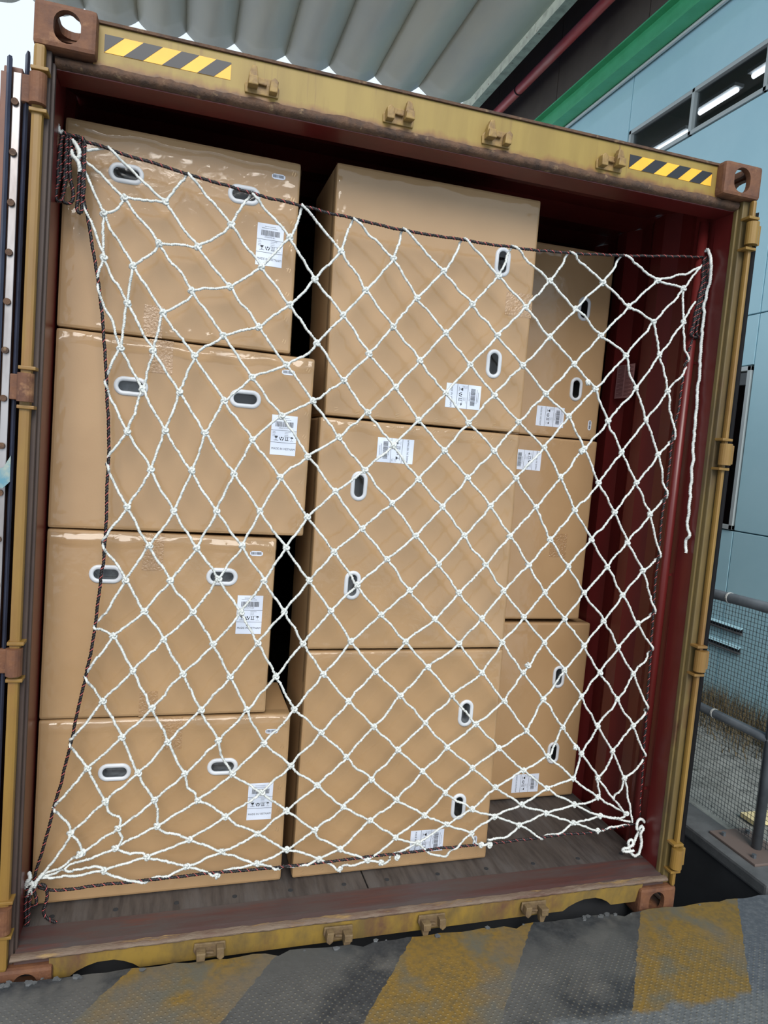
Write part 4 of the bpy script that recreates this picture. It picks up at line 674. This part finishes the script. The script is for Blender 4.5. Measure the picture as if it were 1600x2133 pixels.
for k, (lb, dep) in BOXINFO.items():
    B = D['boxes'][k]; Y = B['Y']; c = [list(q) for q in B['c']]
    if k[0] == 'L': c[0][0] = max(c[0][0], .052); c[2][0] = max(c[2][0], .052)
    (xa, zt), (xb, zt2), (xa2, zb), (xb2, zb2) = c
    root = thing('carton', lb, 'box', ((xa+xb)/2, Y, min(zb, zb2)), {'L': 'cartons in the left stack', 'M': 'cartons in the middle stack', 'R': 'cartons in the right stack'}[k[0]])
    V = [(xa2, Y, zb), (xb2, Y, zb2), (xb, Y, zt2), (xa, Y, zt), (xa2, Y+dep, zb), (xb2, Y+dep, zb2), (xb, Y+dep, zt2), (xa, Y+dep, zt)]
    me = MB().add(V, [(0, 1, 2, 3), (5, 4, 7, 6), (1, 5, 6, 2), (4, 0, 3, 7), (3, 2, 6, 7), (4, 5, 1, 0)]).mesh('carton_body', CARD, bevel=.009)
    horiz = k[0] == 'L'
    if B['h']:
        cm = MB()
        for hx, hz in B['h']: cm.prism([(hx+p, hz+q) for p, q in (stadium(.080, .034) if horiz else stadium(.034, .080))], 'y', Y-.02, Y+.055)
        me = boolean(me, [cm.mesh('c', CARD)])
    place('carton_body', me, root)
    rot = 0 if horiz else math.pi/2
    for n_, (hx, hz) in enumerate(B['h']):
        r_ = place('handle_ring', RING, root, loc=(hx, Y, hz), rot=(0, rot, 0))
        dark = (k, n_) in {('L1', 0), ('L1', 1), ('M1', 0), ('M2', 0), ('M3', 1), ('R1', 0), ('R1', 1), ('R3', 1), ('M1', 1), ('L2', 1)}
        q = place('handle_cup', CUPD if dark else CUPG, r_, loc=(0, 0, 0)); q.matrix_parent_inverse = Matrix.Identity(4)
    lx, lz = B['l']; ang = {'L': 0, 'M': math.pi/2, 'R': math.pi/2}[k[0]]*(-1 if k in ('M2', 'R2') else 1)
    l_ = place('shipping_label', LBL, root, loc=(lx, Y-.0004, lz), rot=(0, ang+math.radians(0 if k != 'L1' else .0), 0))
    p_ = place('print', LPR, l_, loc=(0, 0, 0)); p_.matrix_parent_inverse = Matrix.Identity(4)
    if 's' in B:
        l_ = place('barcode_sticker', SBL, root, loc=(B['s'][0], Y-.0004, B['s'][1]), rot=(0, 0 if horiz else math.pi/2, 0))
        p_ = place('print', SPR, l_, loc=(0, 0, 0)); p_.matrix_parent_inverse = Matrix.Identity(4)
    def uv(u, v): return ((xa2*(1-u)+xb2*u)*(1-v)+(xa*(1-u)+xb*u)*v, (zb*(1-u)+zb2*u)*(1-v)+(zt*(1-u)+zt2*u)*v)
    for u0, u1, v0, v1 in TAPES.get(k, []):
        a, b, c_, d_ = uv(u0, v0), uv(u1, v0), uv(u1, v1), uv(u0, v1); m_ = MB(); m_.prism([a, b, c_, d_], 'y', Y-.0008, Y); m_.build('tape', TAPE, root)
    st = []
    if horiz: st = [(1-.022/(xb-xa), .06+.88*i/7, .35) for i in range(8)]
    elif k in ('M1', 'R1'): st = [(.05+.9*i/9, .024, 1.1) for i in range(10)]
    elif k in ('M2', 'R2'): st = [(.05+.9*i/9, .976, .7) for i in range(10)]
    elif k == 'M3': st = [(.05+.9*i/10, .026, 1.1) for i in range(11)]
    for u, v, r_ in st:
        x, z = uv(u, v); place('staple', STM, root, loc=(x+random.uniform(-.004, .004), Y, z+random.uniform(-.004, .004)), rot=(0, r_+random.uniform(-.2, .2), 0))
    place('stretch_film', film_mesh(c, Y, sum(map(ord, k)), {'L2': 1.15, 'L3': 1.0, 'L1': .7, 'L4': .5, 'M1': .35, 'M2': .45}.get(k, .2)), root)

# ================================================================== NET AND ROPES
NET = thing('cargo_net', 'white knotted rope cargo net stretched across the container opening', 'net', (1.2, .17, .25))
K = [Vector(p) for p in D['K']]; EK = set(D['EK']); EKP = {tuple(K[i]) for i in EK}
for si, s_ in enumerate(D['ST']):
    pts = [K[t] if isinstance(t, int) else Vector(t) for t in s_]; isk = [isinstance(t, int) for t in s_]
    spans = []; cur = [pts[0]]
    for p, kf in zip(pts[1:], isk[1:]):
        cur.append(p)
        if kf: spans.append(cur); cur = [p]
    if len(cur) > 1: spans.append(cur)
    sp2 = []
    for sp in spans:
        if len(sp) == 2:
            a, b = sp; L_ = (b-a).length; q = Vector((random.gauss(0, .0012), random.gauss(0, .002)-.001, random.gauss(0, .0012)-.001))*min(1, L_/.15)
            q2 = Vector((random.gauss(0, .0012), random.gauss(0, .0015), random.gauss(0, .0012)))*min(1, L_/.15)
            sp = [a, a.lerp(b, .33)+q, a.lerp(b, .68)+q2, b]
        # loops round the edge rope: one leg in front of it, the other behind
        off = Vector((0, -.0115 if si < 22 else .0115, 0))
        for end in (0, -1):
            if tuple(sp[end]) in EKP:
                o_ = sp[1] if end == 0 else sp[-2]; d_ = (o_-sp[end]); 
                w_ = sp[end]+d_.normalized()*min(.016, d_.length*.5)+off
                sp = [sp[0], w_]+sp[1:] if end == 0 else sp[:-1]+[w_, sp[-1]]
        sp2.append(sp)
    place('net_strand', rope_mesh('net_strand', sp2, .0053, .021, [ROPEW], n=9, step=.0055, wob=.0017), NET)
def knot_mesh(seed):
    rg = random.Random(seed); P = []
    for i in range(46):
        a = 2*math.pi*i/45; R_ = .0058+.0033*math.cos(3*a); P.append(Vector((R_*math.cos(2*a)*rg.uniform(.97, 1.03), .0040*math.sin(3*a), R_*math.sin(2*a)*rg.uniform(.97, 1.03)*1.15)))
    V, F, _ = rope_arrays(P, .0047, .016, 7); me = bpy.data.meshes.new('knot'); me.from_pydata(V.tolist(), [], F.tolist()); me.materials.append(ROPEW)
    me.polygons.foreach_set('use_smooth', [True]*len(me.polygons)); return me
KMS = [knot_mesh(i) for i in range(4)]
for i, p in enumerate(K):
    if i in EK: continue
    place('knot', random.choice(KMS), NET, loc=p, rot=(random.uniform(-.3, .3), random.uniform(0, 6.28), random.uniform(-.3, .3)))
for p in D['extra']:
    place('splice_knot', random.choice(KMS), NET, loc=p, rot=(random.uniform(-.6, .6), random.uniform(0, 6.28), random.uniform(-.6, .6)))
RP = thing('tie_rope', 'black rope with red tracer threaded around the edge of the white net', 'rope', (1.2, .17, .25))
for k, nm in (('top', 'top_run'), ('right', 'side_run'), ('bottom', 'bottom_run'), ('left', 'side_run')):
    place(nm, rope_mesh(nm, [D['rope'][k]], .0056, .030, [ROPEK, ROPER], n=12, step=.006, tracer=[0], wob=.0008), RP)
place('rope_hank', rope_mesh('rope_hank', D['hankTL'], .0062, .024, [ROPEK, ROPER], n=12, step=.005, tracer=[0], wob=.001), RP)
place('rope_hank', rope_mesh('rope_hank', D['hankTR'], .0068, .024, [ROPEK, ROPER], n=12, step=.005, tracer=[0], wob=.001), RP)
place('rope_tail', rope_mesh('rope_tail', D['tailBL'], .0062, .024, [ROPEK, ROPER], n=12, step=.005, tracer=[0], wob=.001), RP)
W = D['white']
def wrope(name, keys, lb, R=.0068):
    o = place(name, rope_mesh(name, [W[k] for k in keys], R, .026, [ROPEW], n=9, step=.005, wob=.0016)); tag(o, lb, 'rope')
wrope('rope_end', ['tailR'], 'loose white rope end hanging down beside the right door post')
wrope('rope_loop', ['loopBR', 'loopBR2'], 'looped white rope end tied at the lower right corner of the net')
wrope('rope_knot', ['knotTL', 'knotTL2'], 'white rope knot tied at the upper left corner of the net', .0075)
wrope('rope_knot', ['knotBL'], 'white rope knot tied at the lower left corner of the net', .0075)
